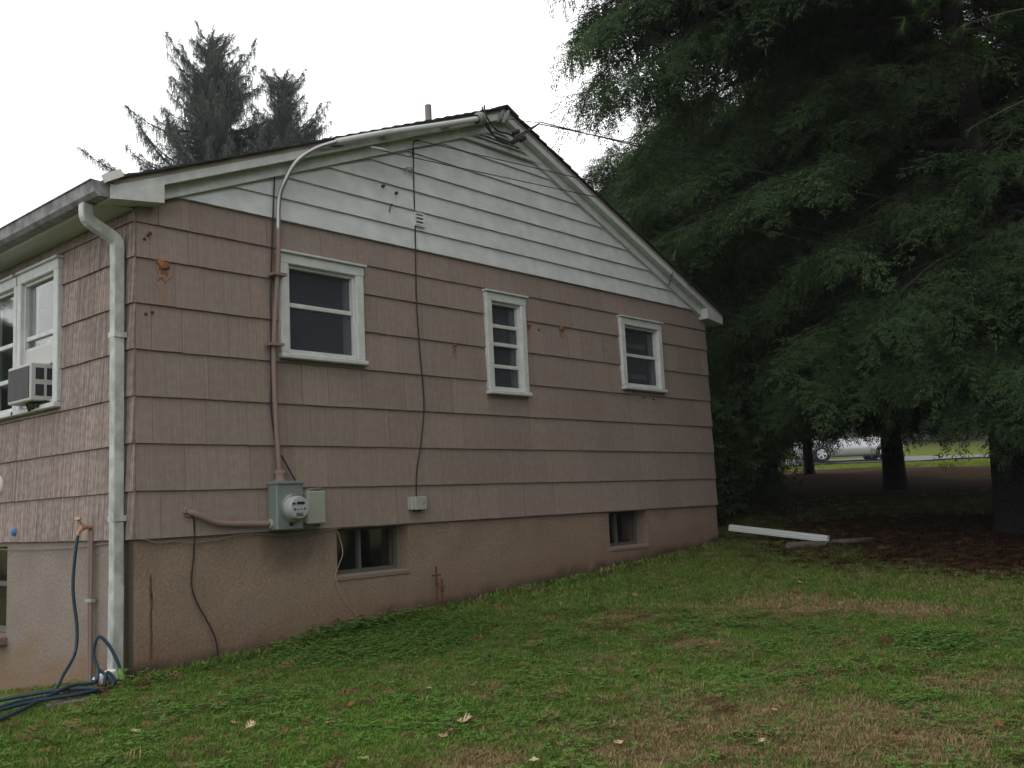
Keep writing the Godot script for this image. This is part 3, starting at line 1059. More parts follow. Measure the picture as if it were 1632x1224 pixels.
	for k: float in [-0.03, 0.02]:
		lathe(st, Vector3(k, -0.052, 0.035), Vector3.DOWN, [Vector2(0.01, 0), Vector2(0.01, 0.014), Vector2(0, 0.014)], 8)
	build(st, "cable_port", M.black, tb)
	# --- conduit left of the meter
	var cd := thing("conduit", Vector3(0.98, 0.055, 0.0), "painted conduit curving from the meter box into the wall", "conduit")
	st = mb()
	tube(st, curve(pts([[0.0, 0, 0.055], [-0.16, 0.006, 0.05], [-0.33, 0.014, 0.05], [-0.44, 0.03, 0.05], [-0.54, 0.072, 0.05], [-0.6, 0.1, 0.035], [-0.62, 0.105, 0.01]]), 5), 0.021, 12)
	build(st, "pipe", M.brownpipe, cd)
	st = mb()
	lathe(st, Vector3(-0.62, 0.105, 0.018), Vector3(0, 0, 1), [Vector2(0.036, 0), Vector2(0.034, 0.012), Vector2(0.02, 0.014)], 14)
	build(st, "flange", M.brownpipe, cd)
	st = mb()
	lathe(st, Vector3(0.015, 0, 0.055), Vector3(-1, 0, 0), [Vector2(0.032, 0), Vector2(0.032, 0.03), Vector2(0.02, 0.032)], 12)
	build(st, "coupling", M.beige, cd)
	st = mb()
	bx(st, Vector3(-0.3, 0.03, 0.03), Vector3(0.03, 0.06, 0.06))
	build(st, "clip", M.brownpipe, cd)
	# --- cables on the wall
	st = mb()
	tube(st, curve(pts([[1.921, 3.035, 0.075], [1.46, 2.90, 0.15], [1.2, 2.80, 0.085], [1.09, 2.73, 0.055], [1.064, 2.6, 0.045], [1.043, 2.208, 0.04], [1.028, 1.832, 0.032], [1.018, 1.557, 0.035], [1.012, 1.083, 0.035], [1.008, 0.88, 0.035], [1.05, 0.6, 0.033], [1.1, 0.52, 0.034], [1.195, 0.34, 0.06]]), 5), 0.0058, 7)
	tag(build(st, "wall_cable", M.cable), "dark cable clipped beside the service mast down to the meter", "cable")
	st = mb()
	tube(st, curve(pts([[2.474, 3.25, 0.05], [2.472, 2.9, 0.036], [2.468, 2.4, 0.036], [2.462, 1.842, 0.03], [2.482, 1.4, 0.03], [2.509, 0.996, 0.028], [2.47, 0.7, 0.03], [2.40, 0.4, 0.027], [2.39, 0.2, 0.03]]), 5), 0.0055, 6)
	tag(build(st, "wall_wire", M.cable), "thin dark wire running straight down the gable to the cable box", "wire")
	st = mb()
	tube(st, curve(pts([[-0.05, 0.005, 0.02], [0.05, 0.0, 0.02], [0.148, -0.027, 0.018], [0.27, -0.025, 0.014], [0.395, -0.045, 0.014], [0.55, -0.035, 0.014], [0.755, -0.008, 0.03], [0.9, -0.012, 0.014], [1.1, -0.03, 0.012], [1.4, -0.015, 0.02], [1.6, -0.005, 0.03]]), 5), 0.0038, 6)
	tag(build(st, "phone_wire", M.wiretan), "tan wire strung along the top of the foundation", "wire")
	st = mb()
	tube(st, curve(pts([[0.33, 0.15, 0.03], [0.396, 0.12, 0.03], [0.408, -0.104, 0.012], [0.389, -0.306, 0.012], [0.43, -0.44, 0.012], [0.501, -0.561, 0.012], [0.565, -0.70, 0.014], [0.585, -0.9, 0.02]]), 5), 0.0055, 6)
	tag(build(st, "ground_wire", M.cable), "thin dark wire hanging from the conduit end into the grass", "wire")
	st = mb()
	tube(st, curve(pts([[1.56, 0.0, 0.02], [1.60, -0.05, 0.015], [1.632, -0.185, 0.02], [1.60, -0.27, 0.015], [1.565, -0.36, 0.01], [1.62, -0.5, 0.008], [1.74, -0.64, 0.006], [1.83, -0.72, 0.01]]), 5), 0.0032, 6)
	tag(build(st, "loose_wire", M.tan), "loose pale wire dangling across the wide basement window's edge", "wire")
	st = mb()
	tube(st, curve(pts([[-0.007, 0.0, -0.07], [-0.012, -0.03, -0.5], [-0.014, -0.05, -1.1], [-0.014, -0.055, -1.7], [-0.012, -0.05, -2.6]]), 4), 0.0035, 6)
	tag(build(st, "phone_wire", M.wiretan), "tan wire sagging along the side foundation past the hose tap", "wire")
	# --- wires to the pole
	var knot := Vector3(3.936, 3.723, 0.248)
	var far := Vector3(25.0, 3.35, 8.6)
	var pw := thing("power_line", knot, "twisted power line leaving the ridge towards the dark trees", "power line")
	st = mb()
	for k in 2:
		var p := []
		for i in 41:
			var t := i / 40.0
			var a := i * 2.1 + k * PI
			var c := (far - knot) * t + Vector3(0, -1.3 * t * (1 - t), 0)
			p.append(c + Vector3(0, cos(a), sin(a)) * 0.011)
		tube(st, PackedVector3Array(p), 0.0055, 6)
	build(st, "twisted_cable", M.cable, pw)
	st = mb()
	tube(st, PackedVector3Array([Vector3.ZERO, Vector3(3.60, 3.70, 0.15) - knot]), 0.004, 5)
	build(st, "messenger_wire", M.cable, pw)
	st = mb()
	tube(st, curve([Vector3(0, -0.005, 0), Vector3(-0.12, -0.1, -0.03), Vector3(-0.32, -0.24, -0.06), Vector3(-0.5, -0.27, -0.08), Vector3(-0.68, -0.16, -0.09), Vector3(-0.72, -0.02, -0.07)], 5), 0.008, 6)
	tube(st, curve([Vector3(-0.02, -0.02, 0), Vector3(-0.2, -0.14, -0.05), Vector3(-0.42, -0.29, -0.06), Vector3(-0.58, -0.24, -0.08), Vector3(-0.73, -0.05, -0.08)], 5), 0.009, 6)
	tube(st, curve([Vector3(-0.24, -0.22, -0.06), Vector3(-0.36, -0.18, -0.08), Vector3(-0.55, -0.2, -0.06), Vector3(-0.7, -0.1, -0.05), Vector3(-0.69, 0.0, -0.07)], 5), 0.009, 6)
	build(st, "drip_loop", M.cable, pw)
	for q in [[-0.2, -0.2, -0.05], [-0.31, -0.25, -0.06], [-0.28, -0.15, -0.06]]:
		st = mb()
		lathe(st, Vector3(q[0], q[1], q[2]), Vector3(0.75, 0.5, 0.1), [Vector2(0.0, -0.05), Vector2(0.02, -0.04), Vector2(0.02, 0.04), Vector2(0.0, 0.05)], 8)
		build(st, "splice", M.black, pw)
	st = mb()
	for k in 4:
		lathe(st, Vector3(-0.36 - 0.03 * k, 0.0 - 0.03 * (k % 2), -0.09 - 0.01 * k), Vector3(0.3, 1, 0.1), [Vector2(0.0, -0.06), Vector2(0.018, -0.05), Vector2(0.022, 0), Vector2(0.016, 0.05), Vector2(0, 0.06)], 8)
	build(st, "insulator", M.meter, pw)
	var far2 := Vector3(24.0, 2.2, 8.3)
	for q in [[Vector3(1.95, 2.99, 0.17), "telephone line from the silver clamp on the left rake", M.cable], [Vector3(2.5, 3.23, 0.08), "telephone line leaving the top of the straight wall wire", M.cable]]:
		var tl := thing("telephone_line", q[0], q[1], "telephone line")
		var p := PackedVector3Array()
		for i in 31:
			var t := i / 30.0
			p.append((far2 - q[0]) * t + Vector3(0, -1.2 * t * (1 - t), 0))
		st = mb()
		tube(st, p, 0.004, 6)
		build(st, "line", M.cable, tl)
		st = mb()
		if q[0].x < 2.2:
			lathe(st, Vector3(-0.05, 0.01, -0.02), Vector3(1, -0.06, 0.35), [Vector2(0.0, 0), Vector2(0.014, 0.005), Vector2(0.017, 0.1), Vector2(0.006, 0.16)], 8)
			build(st, "clamp", M.galv, tl)
		else:
			tube(st, curve([Vector3(0.02, -0.003, 0.01), Vector3(-0.02, 0.0, -0.01), Vector3(-0.045, -0.04, -0.02), Vector3(-0.04, -0.14, -0.035)], 4), 0.006, 6)
			build(st, "drop_loop", M.cable, tl)
	# --- small fittings on the gable
	for q in [[2.13, 2.76], [2.27, 2.73]]:
		st = mb()
		lathe(st, Vector3(q[0], q[1], 0.01), Vector3(0, 0, 1), [Vector2(0.016, 0), Vector2(0.009, 0.015), Vector2(0.013, 0.026), Vector2(0.013, 0.036), Vector2(0, 0.04)], 10)
		tag(build(st, "cable_insulator", M.acdark), "small dark insulator knob on the white clapboards, " + ("the left" if q[0] < 2.2 else "the right") + " one of two", "insulator", "insulator knobs on the gable")
	st = mb()
	tube(st, curve(pts([[2.2, 2.55, 0.02], [2.2, 2.6, 0.035], [2.205, 2.62, 0.05], [2.19, 2.6, 0.06]]), 3), 0.005, 6)
	tag(build(st, "hook", M.acdark), "tiny rusty hook screwed into the white clapboards below the insulators", "hook")
	st = mb()
	for k in 3:
		tube(st, curve(pts([[2.47, 2.96 + k * 0.012, 0.04], [2.43, 2.985, 0.05], [2.38 - 0.01 * k, 2.96, 0.05], [2.42, 2.93, 0.05], [2.47, 2.95, 0.04]]), 4), 0.004, 5)
	tag(build(st, "wire_coil", M.tan), "little coil of spare wire tied to the gable wire", "wire coil")
	var dv := thing("dryer_vent", Vector3(2.515, 2.545, 0.0), "small white louvred vent on the lowest white clapboards", "vent")
	st = mb()
	for s in [[-0.055, -0.043], [0.043, 0.055]]:
		span(st, Vector3(s[0], -0.06, 0.015), Vector3(s[1], 0.06, 0.052))
	span(st, Vector3(-0.043, 0.048, 0.015), Vector3(0.043, 0.06, 0.0515))
	span(st, Vector3(-0.043, -0.06, 0.015), Vector3(0.043, -0.048, 0.0515))
	build(st, "frame", M.trim, dv)
	for k in 3:
		st = mb()
		bx(st, Vector3(0, 0.03 - k * 0.032, 0.042), Vector3(0.086, 0.004, 0.036), Basis(Vector3.RIGHT, 0.9))
		build(st, "slat", M.trim, dv)
	# --- air conditioner
	var ac := thing("air_conditioner", Vector3(0, 1.0, -1.46), "boxy grey window air conditioner sticking out of the side window", "air conditioner")
	st = mb()
	cbx(st, Vector3(-0.045, 0.145, 0.03), Vector3(0.21, 0.275, 0.40), 0.008)
	build(st, "case", M.ac, ac)
	st = mb()
	for y: float in [0.085, 0.205]:
		for x in [[-0.115, -0.055], [-0.035, 0.02]]:
			span(st, Vector3(x[0], y - 0.042, 0.2295), Vector3(x[1], y + 0.042, 0.2315))
	build(st, "side_vent", M.acdark, ac)
	st = mb()
	span(st, Vector3(-0.1525, 0.03, -0.15), Vector3(-0.1495, 0.26, 0.21))
	build(st, "coil", M.acdark, ac)
	st = mb()
	for k in 18:
		span(st, Vector3(-0.1575, 0.03, -0.148 + k * 0.0203), Vector3(-0.1525, 0.26, -0.1455 + k * 0.0203))
	build(st, "grille", M.acgrille, ac)
	st = mb()
	for k in 8:
		bx(st, Vector3(-0.05 + rng.randf_range(-0.03, 0.03), -0.012 + rng.randf_range(-0.01, 0.004), 0.04 + k * 0.026), Vector3(0.06, 0.03, 0.05), Basis(Vector3(rng.randf(), 1, rng.randf()).normalized(), rng.randf() * 3.0))
	build(st, "packing", M.moss, ac)
	st = mb()
	span(st, Vector3(-0.012, 0.286, -0.26), Vector3(-0.002, 0.42, 0.34))
	build(st, "filler_panel", M.ac, ac)
	# --- tap, its pipe and the hose
	var tap := thing("hose_tap", Vector3(-0.02, 0.09, -0.545), "pinkish brass garden tap with painted supply pipes on the side wall", "tap")
	st = mb()
	lathe(st, Vector3(0.03, 0, 0), Vector3(-1, 0, 0), [Vector2(0.028, 0), Vector2(0.026, 0.012), Vector2(0.013, 0.016), Vector2(0.013, 0.07), Vector2(0.02, 0.075), Vector2(0.02, 0.1), Vector2(0, 0.102)], 12)
	tube(st, PackedVector3Array([Vector3(-0.055, 0.0, 0), Vector3(-0.085, -0.03, 0.0), Vector3(-0.09, -0.05, 0)]), 0.014, 10)
	build(st, "spout", M.brass, tap)
	st = mb()
	tube(st, PackedVector3Array([Vector3(-0.06, 0.01, 0), Vector3(-0.085, 0.05, 0)]), 0.008, 8)
	bx(st, Vector3(-0.09, 0.058, 0), Vector3(0.012, 0.018, 0.075), Basis(Vector3(0, 0, 1), -0.5))
	build(st, "handle", M.brass, tap)
	for k: float in [-0.012, 0.022]:
		st = mb()
		tube(st, PackedVector3Array([Vector3(-0.005, -0.0 - absf(k), k), Vector3(-0.008, -0.55, k), Vector3(-0.006, -1.1, k * 0.9)]), 0.011, 8)
		build(st, "supply_pipe", M.brownpipe, tap)
	st = mb()
	bx(st, Vector3(-0.008, -0.48, 0.005), Vector3(0.03, 0.02, 0.09))
	build(st, "clip", M.beige, tap)
	var hs := thing("garden_hose", Vector3(-0.4, ground_y(-0.4, 0.1), 0.1), "dark blue garden hose running from the tap into loops on grass", "hose")
	var ho := hs.position
	var ghp := func(a): return a.map(func(q): return Vector3(q[0], (q[1] if q[1] > -5 else ground_y(q[0], q[2]) + 0.02 + (q[1] + 10.0)), q[2]) - ho)
	st = mb()
	tube(st, curve(ghp.call([[-0.11, 0.035, -0.545], [-0.13, -0.05, -0.53], [-0.15, -0.3, -0.52], [-0.14, -0.55, -0.48], [-0.17, -0.7, -0.44], [-0.3, -0.80, -0.3], [-0.46, -9.99, -0.12], [-0.7, -9.985, -0.02], [-0.95, -9.99, 0.05], [-1.2, -9.99, 0.0], [-1.15, -9.97, -0.25], [-0.8, -9.96, -0.2], [-0.45, -9.97, -0.05], [-0.28, -9.985, 0.1], [-0.4, -9.98, 0.14], [-0.7, -9.97, 0.12], [-1.0, -9.975, 0.17], [-1.3, -9.99, 0.2]]), 6), 0.011, 9)
	build(st, "hose", M.hose, hs)
	st = mb()
	tube(st, curve(ghp.call([[-1.3, -9.98, 0.32], [-0.9, -9.985, 0.26], [-0.6, -9.975, 0.1], [-0.38, -9.96, -0.02], [-0.24, -9.97, -0.02], [-0.2, -9.9, -0.06], [-0.21, -0.68, -0.1], [-0.185, -0.58, -0.09], [-0.14, -0.63, -0.05], [-0.1, -0.75, 0.0], [-0.085, -0.84, 0.02]]), 6), 0.0105, 9)
	tube(st, curve(ghp.call([[-0.14, -0.86, 0.0], [-0.17, -0.8, -0.04], [-0.2, -0.78, -0.06], [-0.22, -0.86, -0.03], [-0.17, -0.88, 0.02], [-0.13, -0.84, 0.01], [-0.16, -0.79, -0.02], [-0.19, -0.86, 0.0]]), 5), 0.0105, 9)
	build(st, "hose_loop", M.hose, hs)
	st = mb()
	lathe(st, Vector3(-0.093, -0.775, 0.012) - ho, Vector3(0.12, -1, 0.15), [Vector2(0.0, 0), Vector2(0.014, 0.0), Vector2(0.016, 0.07), Vector2(0.0, 0.07)], 10)
	build(st, "coupling", M.lime, hs)
	# pale shoe at the foot of the downspout
	var sh := thing("downspout_shoe", Vector3(-0.14, ground_y(-0.14, -0.08) + 0.02, -0.08), "chipped white plastic spout end at the downspout's foot", "spout")
	st = mb()
	cbx(st, Vector3(0, 0.03, 0), Vector3(0.13, 0.07, 0.08), 0.008, Basis(Vector3(0, 0, 1), 0.35))
	build(st, "shell", M.flash, sh)
	st = mb()
	bx(st, Vector3(-0.064, 0.008, 0), Vector3(0.006, 0.05, 0.06), Basis(Vector3(0, 0, 1), 0.35))
	build(st, "mouth", M.black, sh)
	# flat stone in the grass
	st = mb()
	prism(st, ragged(0.2, 0.11, 7), -0.06, 0.004, Basis(Vector3.RIGHT, -PI / 2).rotated(Vector3.UP, 0.5), Vector3(-0.42, ground_y(-0.42, 0.13) + 0.012, 0.13))
	tag(build(st, "flat_stone", M.stone), "flat grey stone lying in the grass beneath the hose loops", "stone")
	# blue knob and the pale round cap on the side wall
	st = mb()
	lathe(st, Vector3(-0.015, 0.075, -1.79), Vector3(-1, 0, 0), [Vector2(0.03, 0), Vector2(0.03, 0.01), Vector2(0.02, 0.03), Vector2(0, 0.034)], 12)
	tag(build(st, "blue_knob", M.blue), "small blue plastic knob low on the side wall shingles", "knob")
	st = mb()
	lathe(st, Vector3(-0.015, 0.434, -2.125), Vector3(-1, 0, 0), [Vector2(0.085, 0), Vector2(0.085, 0.02), Vector2(0.07, 0.035), Vector2(0, 0.04)], 20)
	tag(build(st, "round_cap", M.flash), "white round cap on the side wall below the window", "cap")
	# rusty rods by the wall
	for q in [[2.55, -0.36, 0.02, 0.09], [2.60, -0.46, 0.03, 0.05]]:
		var rd := thing("rusty_rod", Vector3(q[0], ground_y(q[0], 0.05), 0.045 + q[2]), "taller rusty rod with crossbar standing in grass by the wall" if q[3] > 0.08 else "shorter rusty rod standing beside the one with the crossbar", "metal rod", "rusty rods at the foundation")
		st = mb()
		tube(st, PackedVector3Array([Vector3(0, -0.1, 0), Vector3(-0.006, q[1] - rd.position.y, 0)]), 0.008, 7)
		build(st, "rod", M.rust, rd)
		st = mb()
		bx(st, Vector3(-0.005, q[1] - rd.position.y - 0.07, 0), Vector3(q[3], 0.014, 0.014))
		lathe(st, Vector3(-0.003, (q[1] - rd.position.y) * 0.55, 0), Vector3.UP, [Vector2(0.009, 0), Vector2(0.015, 0.01), Vector2(0.015, 0.03), Vector2(0.009, 0.04)], 8)
		build(st, "crossbar", M.rust, rd)
	# --- drain pipe lying at the back corner
	var dp := thing("drain_pipe", Vector3(7.25, -0.27, 0.1), "white corrugated downspout length lying on the ground behind the house corner", "drain pipe")
	var a := Vector3(0, 0.0, 0)
	var b := Vector3(7.45, ground_y(7.45, 1.2) + 0.05, 1.2) - dp.position
	st = mb()
	var ring := PackedVector2Array()
	for k in 24:
		var ang := TAU * k / 24
		var rr := 1.0 + 0.035 * (1 if k % 2 else -1)
		ring.append(Vector2(clampf(cos(ang) * 1.3, -1, 1) * 0.046, clampf(sin(ang) * 1.3, -1, 1) * 0.036) * rr)
	sweep(st, PackedVector3Array([a, a.lerp(b, 0.5), b]), ring, func(_t): return 1.0, Vector3.UP, false)
	build(st, "pipe", M.pipe_white, dp)
	st = mb()
	sweep(st, PackedVector3Array([a.lerp(b, 0.9), b - (b - a) * 0.004]), ring, func(_t): return 0.94, Vector3.UP, false)
	build(st, "lining", M.pipe_white, dp)
	for q in [[7.28, 1.05, 0.3, 0.11, 3], [7.62, 1.38, 0.3, 0.1, 12]]:
		st = mb()
		prism(st, ragged(q[2], q[3], q[4]), -0.03, 0.025, Basis(Vector3.RIGHT, -PI / 2).rotated(Vector3.UP, -0.45), Vector3(q[0], ground_y(q[0], q[1]) + 0.012, q[1]))
		tag(build(st, "paving_stone", M.stone), "weathered flat stone " + ("under the middle of" if q[4] == 3 else "at the open end of") + " the white drain pipe", "stone", "flat stones by the drain pipe")

# ------------------------------------------------------------------ foliage
# flat feathery spray along +x, its face up
func spray_mesh(seed_: int, length: float, sides: int, leaf: float, wid: float, droop: float, spread := 0.9) -> ArrayMesh:
	var r := RandomNumberGenerator.new()
	r.seed = seed_
	var st := mb()
	var put := func(p: Vector3, d: Vector3, l: float, w: float):
		var s := d.cross(Vector3.UP).normalized() * w * 0.5
		s = s.rotated(d, r.randf_range(-0.7, 0.7))
		var tip := p + d * l
		var m := p + d * l * 0.45
		for v: Vector3 in [p - s * 0.3, m - s, m + s, m - s, tip, m + s]:
			st.add_vertex(v)
	for i in sides:
		var t := (i + 0.5) / sides
		var base := Vector3(t * length, -droop * t * t * length, 0)
		for sg: float in [-1.0, 1.0]:
			if r.randf() < 0.16: continue
			var a := spread * r.randf_range(0.7, 1.2)
			var l := ((1.0 - t) * 0.62 + 0.12) * length * r.randf_range(0.45, 1.2) * minf(1.0, 0.35 + t * 2.4)
			var d := Vector3(cos(a), r.randf_range(-0.4, 0.15), sg * sin(a)).normalized()
			var n := maxi(2, int(l / leaf * 2.1))
			for k in n:
				var u := (k + r.randf_range(0.3, 0.9)) / n
				var p := base + d * l * u + Vector3(0, -droop * 0.6 * u * u * l, 0)
				for s2: float in [-1.0, 1.0]:
					var dd := d.rotated(Vector3.UP, s2 * r.randf_range(0.5, 1.0))
					dd.y += r.randf_range(-0.6, 0.2)
					put.call(p, dd.normalized(), leaf * (1.15 - 0.5 * u) * r.randf_range(0.8, 1.25), wid)
			put.call(base + d * l * 0.9, d, leaf * 1.2, wid)
	put.call(Vector3(length * 0.95, -droop * length, 0), Vector3(1, -droop * 2, 0).normalized(), leaf * 2.0, wid)
	st.generate_normals()
	return st.commit()

# hanging twig along -y with needles all round
func hanging_mesh(seed_: int, length: float, n: int, leaf: float, wid: float) -> ArrayMesh:
	var r := RandomNumberGenerator.new()
	r.seed = seed_
	var st := mb()
	for b in 4:
		var az := r.randf() * TAU
		var out := Vector3(cos(az), 0, sin(az)) * (0.0 if b == 0 else length * 0.28)
		var l := length * (1.0 if b == 0 else r.randf_range(0.4, 0.75))
		for k in n:
			var u := (k + 0.5) / n
			var p := Vector3(0, -l * u, 0) + out * sqrt(u)
			for j in 3:
				var a := r.randf() * TAU
				var d := Vector3(cos(a), -0.7, sin(a)).normalized()
				var s := d.cross(Vector3.UP).normalized() * wid * 0.5
				var tip := p + d * leaf * (1.1 - 0.6 * u)
				var m := (p + tip) * 0.5
				for v: Vector3 in [p, m - s, m + s, m - s, tip, m + s]:
					st.add_vertex(v)
	st.generate_normals()
	return st.commit()

# tuft of long needles bursting from a point
func needle_tuft(seed_: int, n: int, l: float, w: float) -> ArrayMesh:
	var r := RandomNumberGenerator.new()
	r.seed = seed_
	var st := mb()
	for k in n:
		var d := Vector3(r.randf_range(0.1, 1.0), r.randf_range(-0.7, 0.7), r.randf_range(-0.8, 0.8)).normalized()
		var s := d.cross(Vector3(0.2, 1, 0.1)).normalized() * w * 0.5
		var b := Vector3(r.randf_range(-0.06, 0.02), 0, 0)
		var e := b + d * l * r.randf_range(0.7, 1.1)
		for v: Vector3 in [b - s, b + s, e]:
			st.add_vertex(v)
	st.generate_normals()
	return st.commit()

# rosette of broad leaves
func rosette(seed_: int, n: int, l: float, w: float, lift: float) -> ArrayMesh:
	var r := RandomNumberGenerator.new()
	r.seed = seed_
	var st := mb()
	for k in n:
		var a := TAU * (k + r.randf_range(-0.3, 0.3)) / n
		var d := Vector3(cos(a), r.randf_range(lift - 0.4, lift + 0.35), sin(a)).normalized()
		var s := d.cross(Vector3.UP).normalized() * w * 0.5
		var fold := Vector3(0, w * 0.18, 0)
		var ll := l * r.randf_range(0.75, 1.1)
		var m0 := d * ll * 0.35
		var m1 := d * ll * 0.7 + Vector3(0, -0.06 * ll, 0)
		var e := d * ll + Vector3(0, -0.22 * ll, 0)
		for v: Vector3 in [Vector3.ZERO, m0 - s + fold, m0, Vector3.ZERO, m0, m0 + s + fold, m0 - s + fold, m1 - s * 0.9 + fold, m1, m0 - s + fold, m1, m0, m0, m1, m1 + s * 0.9 + fold, m0, m1 + s * 0.9 + fold, m0 + s + fold, m1 - s * 0.9 + fold, e, m1, m1, e, m1 + s * 0.9 + fold]:
			st.add_vertex(v)
	st.generate_normals()
	return st.commit()

func scatter(parent: Node, called: String, mesh: Mesh, m: Material, xf: Array, cols: Array = []) -> MultiMeshInstance3D:
	var mm := MultiMesh.new()
	mm.transform_format = MultiMesh.TRANSFORM_3D
	mm.use_colors = not cols.is_empty()
	mm.mesh = mesh
	mm.instance_count = xf.size()
	for i in xf.size():
		mm.set_instance_transform(i, xf[i])
		if mm.use_colors: mm.set_instance_color(i, cols[i])
	var o := MultiMeshInstance3D.new()
	o.multimesh = mm
	o.material_override = m
	if parent:
		o.name = called
		parent.add_child(o, true)
	else:
		o.name = numbered(called)
		add_child(o)
	tag(o, "", "", "", "stuff")
	return o

func frame(d: Vector3, up: Vector3, roll: float, s: float) -> Basis:
	var x := d.normalized()
	var z := x.cross(up).normalized()
	var y := z.cross(x)
	return Basis(x, y, z).rotated(x, roll).scaled(Vector3(s, s, s))

# conifer with whorled limbs. o: h, r0, trunk (Array of Vector3), first, limbs, reach(y, az)->length, up, droop, sec, step, scale, sprays (two meshes), mats (two), ok(world pos)->bool, keep(y, az)->bool
func conifer(called: String, at: Vector3, label: String, group: String, seed_: int, o: Dictionary) -> Node3D:
	var r := RandomNumberGenerator.new()
	r.seed = seed_
	var t := thing(called, at, label, "tree", group)
	var path := curve(o.trunk, 5)
	var st := mb(true)
	sweep(st, path, ngon(16), func(u): return o.r0 * (maxf(1.0 - u, 0.04) * 0.86 + 0.24 * exp(-u * 26.0) + 0.02))
	build(st, "trunk", M.bark, t)
	var H: float = o.h
	var on_trunk := func(y: float) -> Vector3:
		for i in path.size() - 1:
			if path[i + 1].y >= y:
				return path[i].lerp(path[i + 1], (y - path[i].y) / maxf(path[i + 1].y - path[i].y, 0.001))
		return path[path.size() - 1]
	var xf := [[], []]
	var minor := mb(true)
	var extra: Array = o.get("extra", [])
	for i in int(o.limbs) + extra.size():
		var u := (i + r.randf()) / float(o.limbs)
		var y: float = lerpf(o.first, H * 0.985, pow(minf(u, 1.0), o.get("bias", 1.0)))
		var az := i * 2.39996 + r.randf_range(-0.4, 0.4)
		if i < int(o.limbs) and o.has("keep") and not o.keep.call(y, az): continue
		var L: float = o.reach.call(y, az) * r.randf_range(0.78, 1.12)
		if i >= int(o.limbs):
			y = extra[i - int(o.limbs)][0]
			az = extra[i - int(o.limbs)][1]
			L = extra[i - int(o.limbs)][2]
		if L < 0.15: continue
		var p0: Vector3 = on_trunk.call(y)
		var dir := Vector3(cos(az), 0, sin(az))
		var wob := dir.cross(Vector3.UP) * r.randf_range(-0.24, 0.24) * L
		var lift: float = o.up * r.randf_range(0.3, 1.6)
		var dr: float = o.droop * r.randf_range(0.75, 1.25)
		var low: float = o.get("lowdroop", 0.0) * clampf(1.0 - (y - o.first) / (H * 0.3), 0, 1)
		var tipup: float = o.get("tip", 0.0)
		var lp := PackedVector3Array()
		for k in 9:
			var q := k / 8.0
			lp.append(p0 + dir * L * q + wob * q * q + Vector3.UP * L * (lift * q - (dr + low) * q * q + tipup * q * q * q))
		var limb := mb(true)
		if o.has("ok"):
			for k in range(8, 2, -1):
				if o.ok.call(at + lp[k]): break
				if k > 3: lp.remove_at(k)
		while lp.size() < 9: lp.append(lp[lp.size() - 1].lerp(lp[lp.size() - 2], -0.08))
		taper(limb, lp, 0.010 + 0.0105 * L * o.get("thick", 1.0), 0.004, 5)
		var n := int(L / o.sec) + 1
		for k in n:
			var q := (k + r.randf_range(0.1, 0.9)) / n
			if q < o.get("bare", 0.12): continue
			var f := q * 8.0
			var fi := mini(int(f), 7)
			var p := lp[fi].lerp(lp[fi + 1], f - fi)
			var tan := (lp[fi + 1] - lp[fi]).normalized()
			for sg: float in [-1.0, 1.0]:
				var sl := ((1.0 - q) * 0.52 * L * (0.4 + minf(q * 2.0, 0.6)) + 0.25) * r.randf_range(0.6, 1.15)
				sl = minf(sl, o.get("secmax", 9.0))
				var sd := tan.rotated(Vector3.UP, sg * r.randf_range(0.6, 1.1))
				sd.y += r.randf_range(-0.22, 0.05)
				sd = sd.normalized()
				if sl > 0.5 and not (o.has("ok") and not o.ok.call(at + p + sd * sl + Vector3(0, -0.16 * sl, 0))):
					sweep(limb, PackedVector3Array([p, p + sd * sl * 0.5 + Vector3(0, -0.03 * sl, 0), p + sd * sl + Vector3(0, -0.16 * sl, 0)]), ngon(3), func(v): return 0.009 * (1.0 - 0.8 * v), Vector3.UP, false)
				var m := int(sl / o.step) + 1
				for j in m:
					var v := (j + r.randf_range(0.2, 0.9)) / m
					var sp := p + sd * sl * v + Vector3(0, -0.16 * sl * v * v, 0)
					if o.has("ok") and not o.ok.call(at + sp): continue
					if o.has("gaps") and q < 0.8 and noise3.get_noise_3dv(at + sp) > o.gaps + r.randf_range(-0.08, 0.08): continue
					var d2 := sd.rotated(Vector3.UP, r.randf_range(-0.7, 0.7))
					d2.y += r.randf_range(-0.5, 0.12) - o.get("hang", 0.0)
					var upv := Vector3(r.randf_range(-0.5, 0.5), 1, r.randf_range(-0.5, 0.5))
					xf[0 if r.randf() < 0.6 else 1].append(Transform3D(frame(d2, upv, r.randf_range(-0.65, 0.65), o.scale * r.randf_range(0.55, 1.3)), sp))
		if L > o.get("big", 1.2):
			build(limb, "limb", M.twig, t)
		else:
			minor.append_from(limb.commit(), 0, Transform3D.IDENTITY)
	tag(build(minor, "small_limbs", M.twig, t), "", "", "", "stuff")
	for k in 2:
		if not xf[k].is_empty():
			scatter(t, "crown", o.sprays[k], o.mats[k], xf[k])
	return t

func dup(src: Node3D, at: Vector3, turn: float, s: float, label: String, group := "") -> Node3D:
	var d: Node3D = src.duplicate()
	d.name = numbered(String(src.name).rstrip("_0123456789"))
	add_child(d)
	d.position = at
	d.rotation.y = turn
	d.scale = Vector3(s, s, s)
	d.set_meta("label", label)
	if group: d.set_meta("group", group)
	return d

func gp(x: float, z: float, dy := -0.06) -> Vector3:
	return Vector3(x, ground_y(x, z) + dy, z)

func house_clear(p: Vector3) -> bool:
	if p.x < W + 0.55 and p.x > -0.6 and p.z < 0.5:
		return p.y > maxf(RIDGE - PITCH * absf(p.x - W * 0.5), 0) + 0.45
	return true

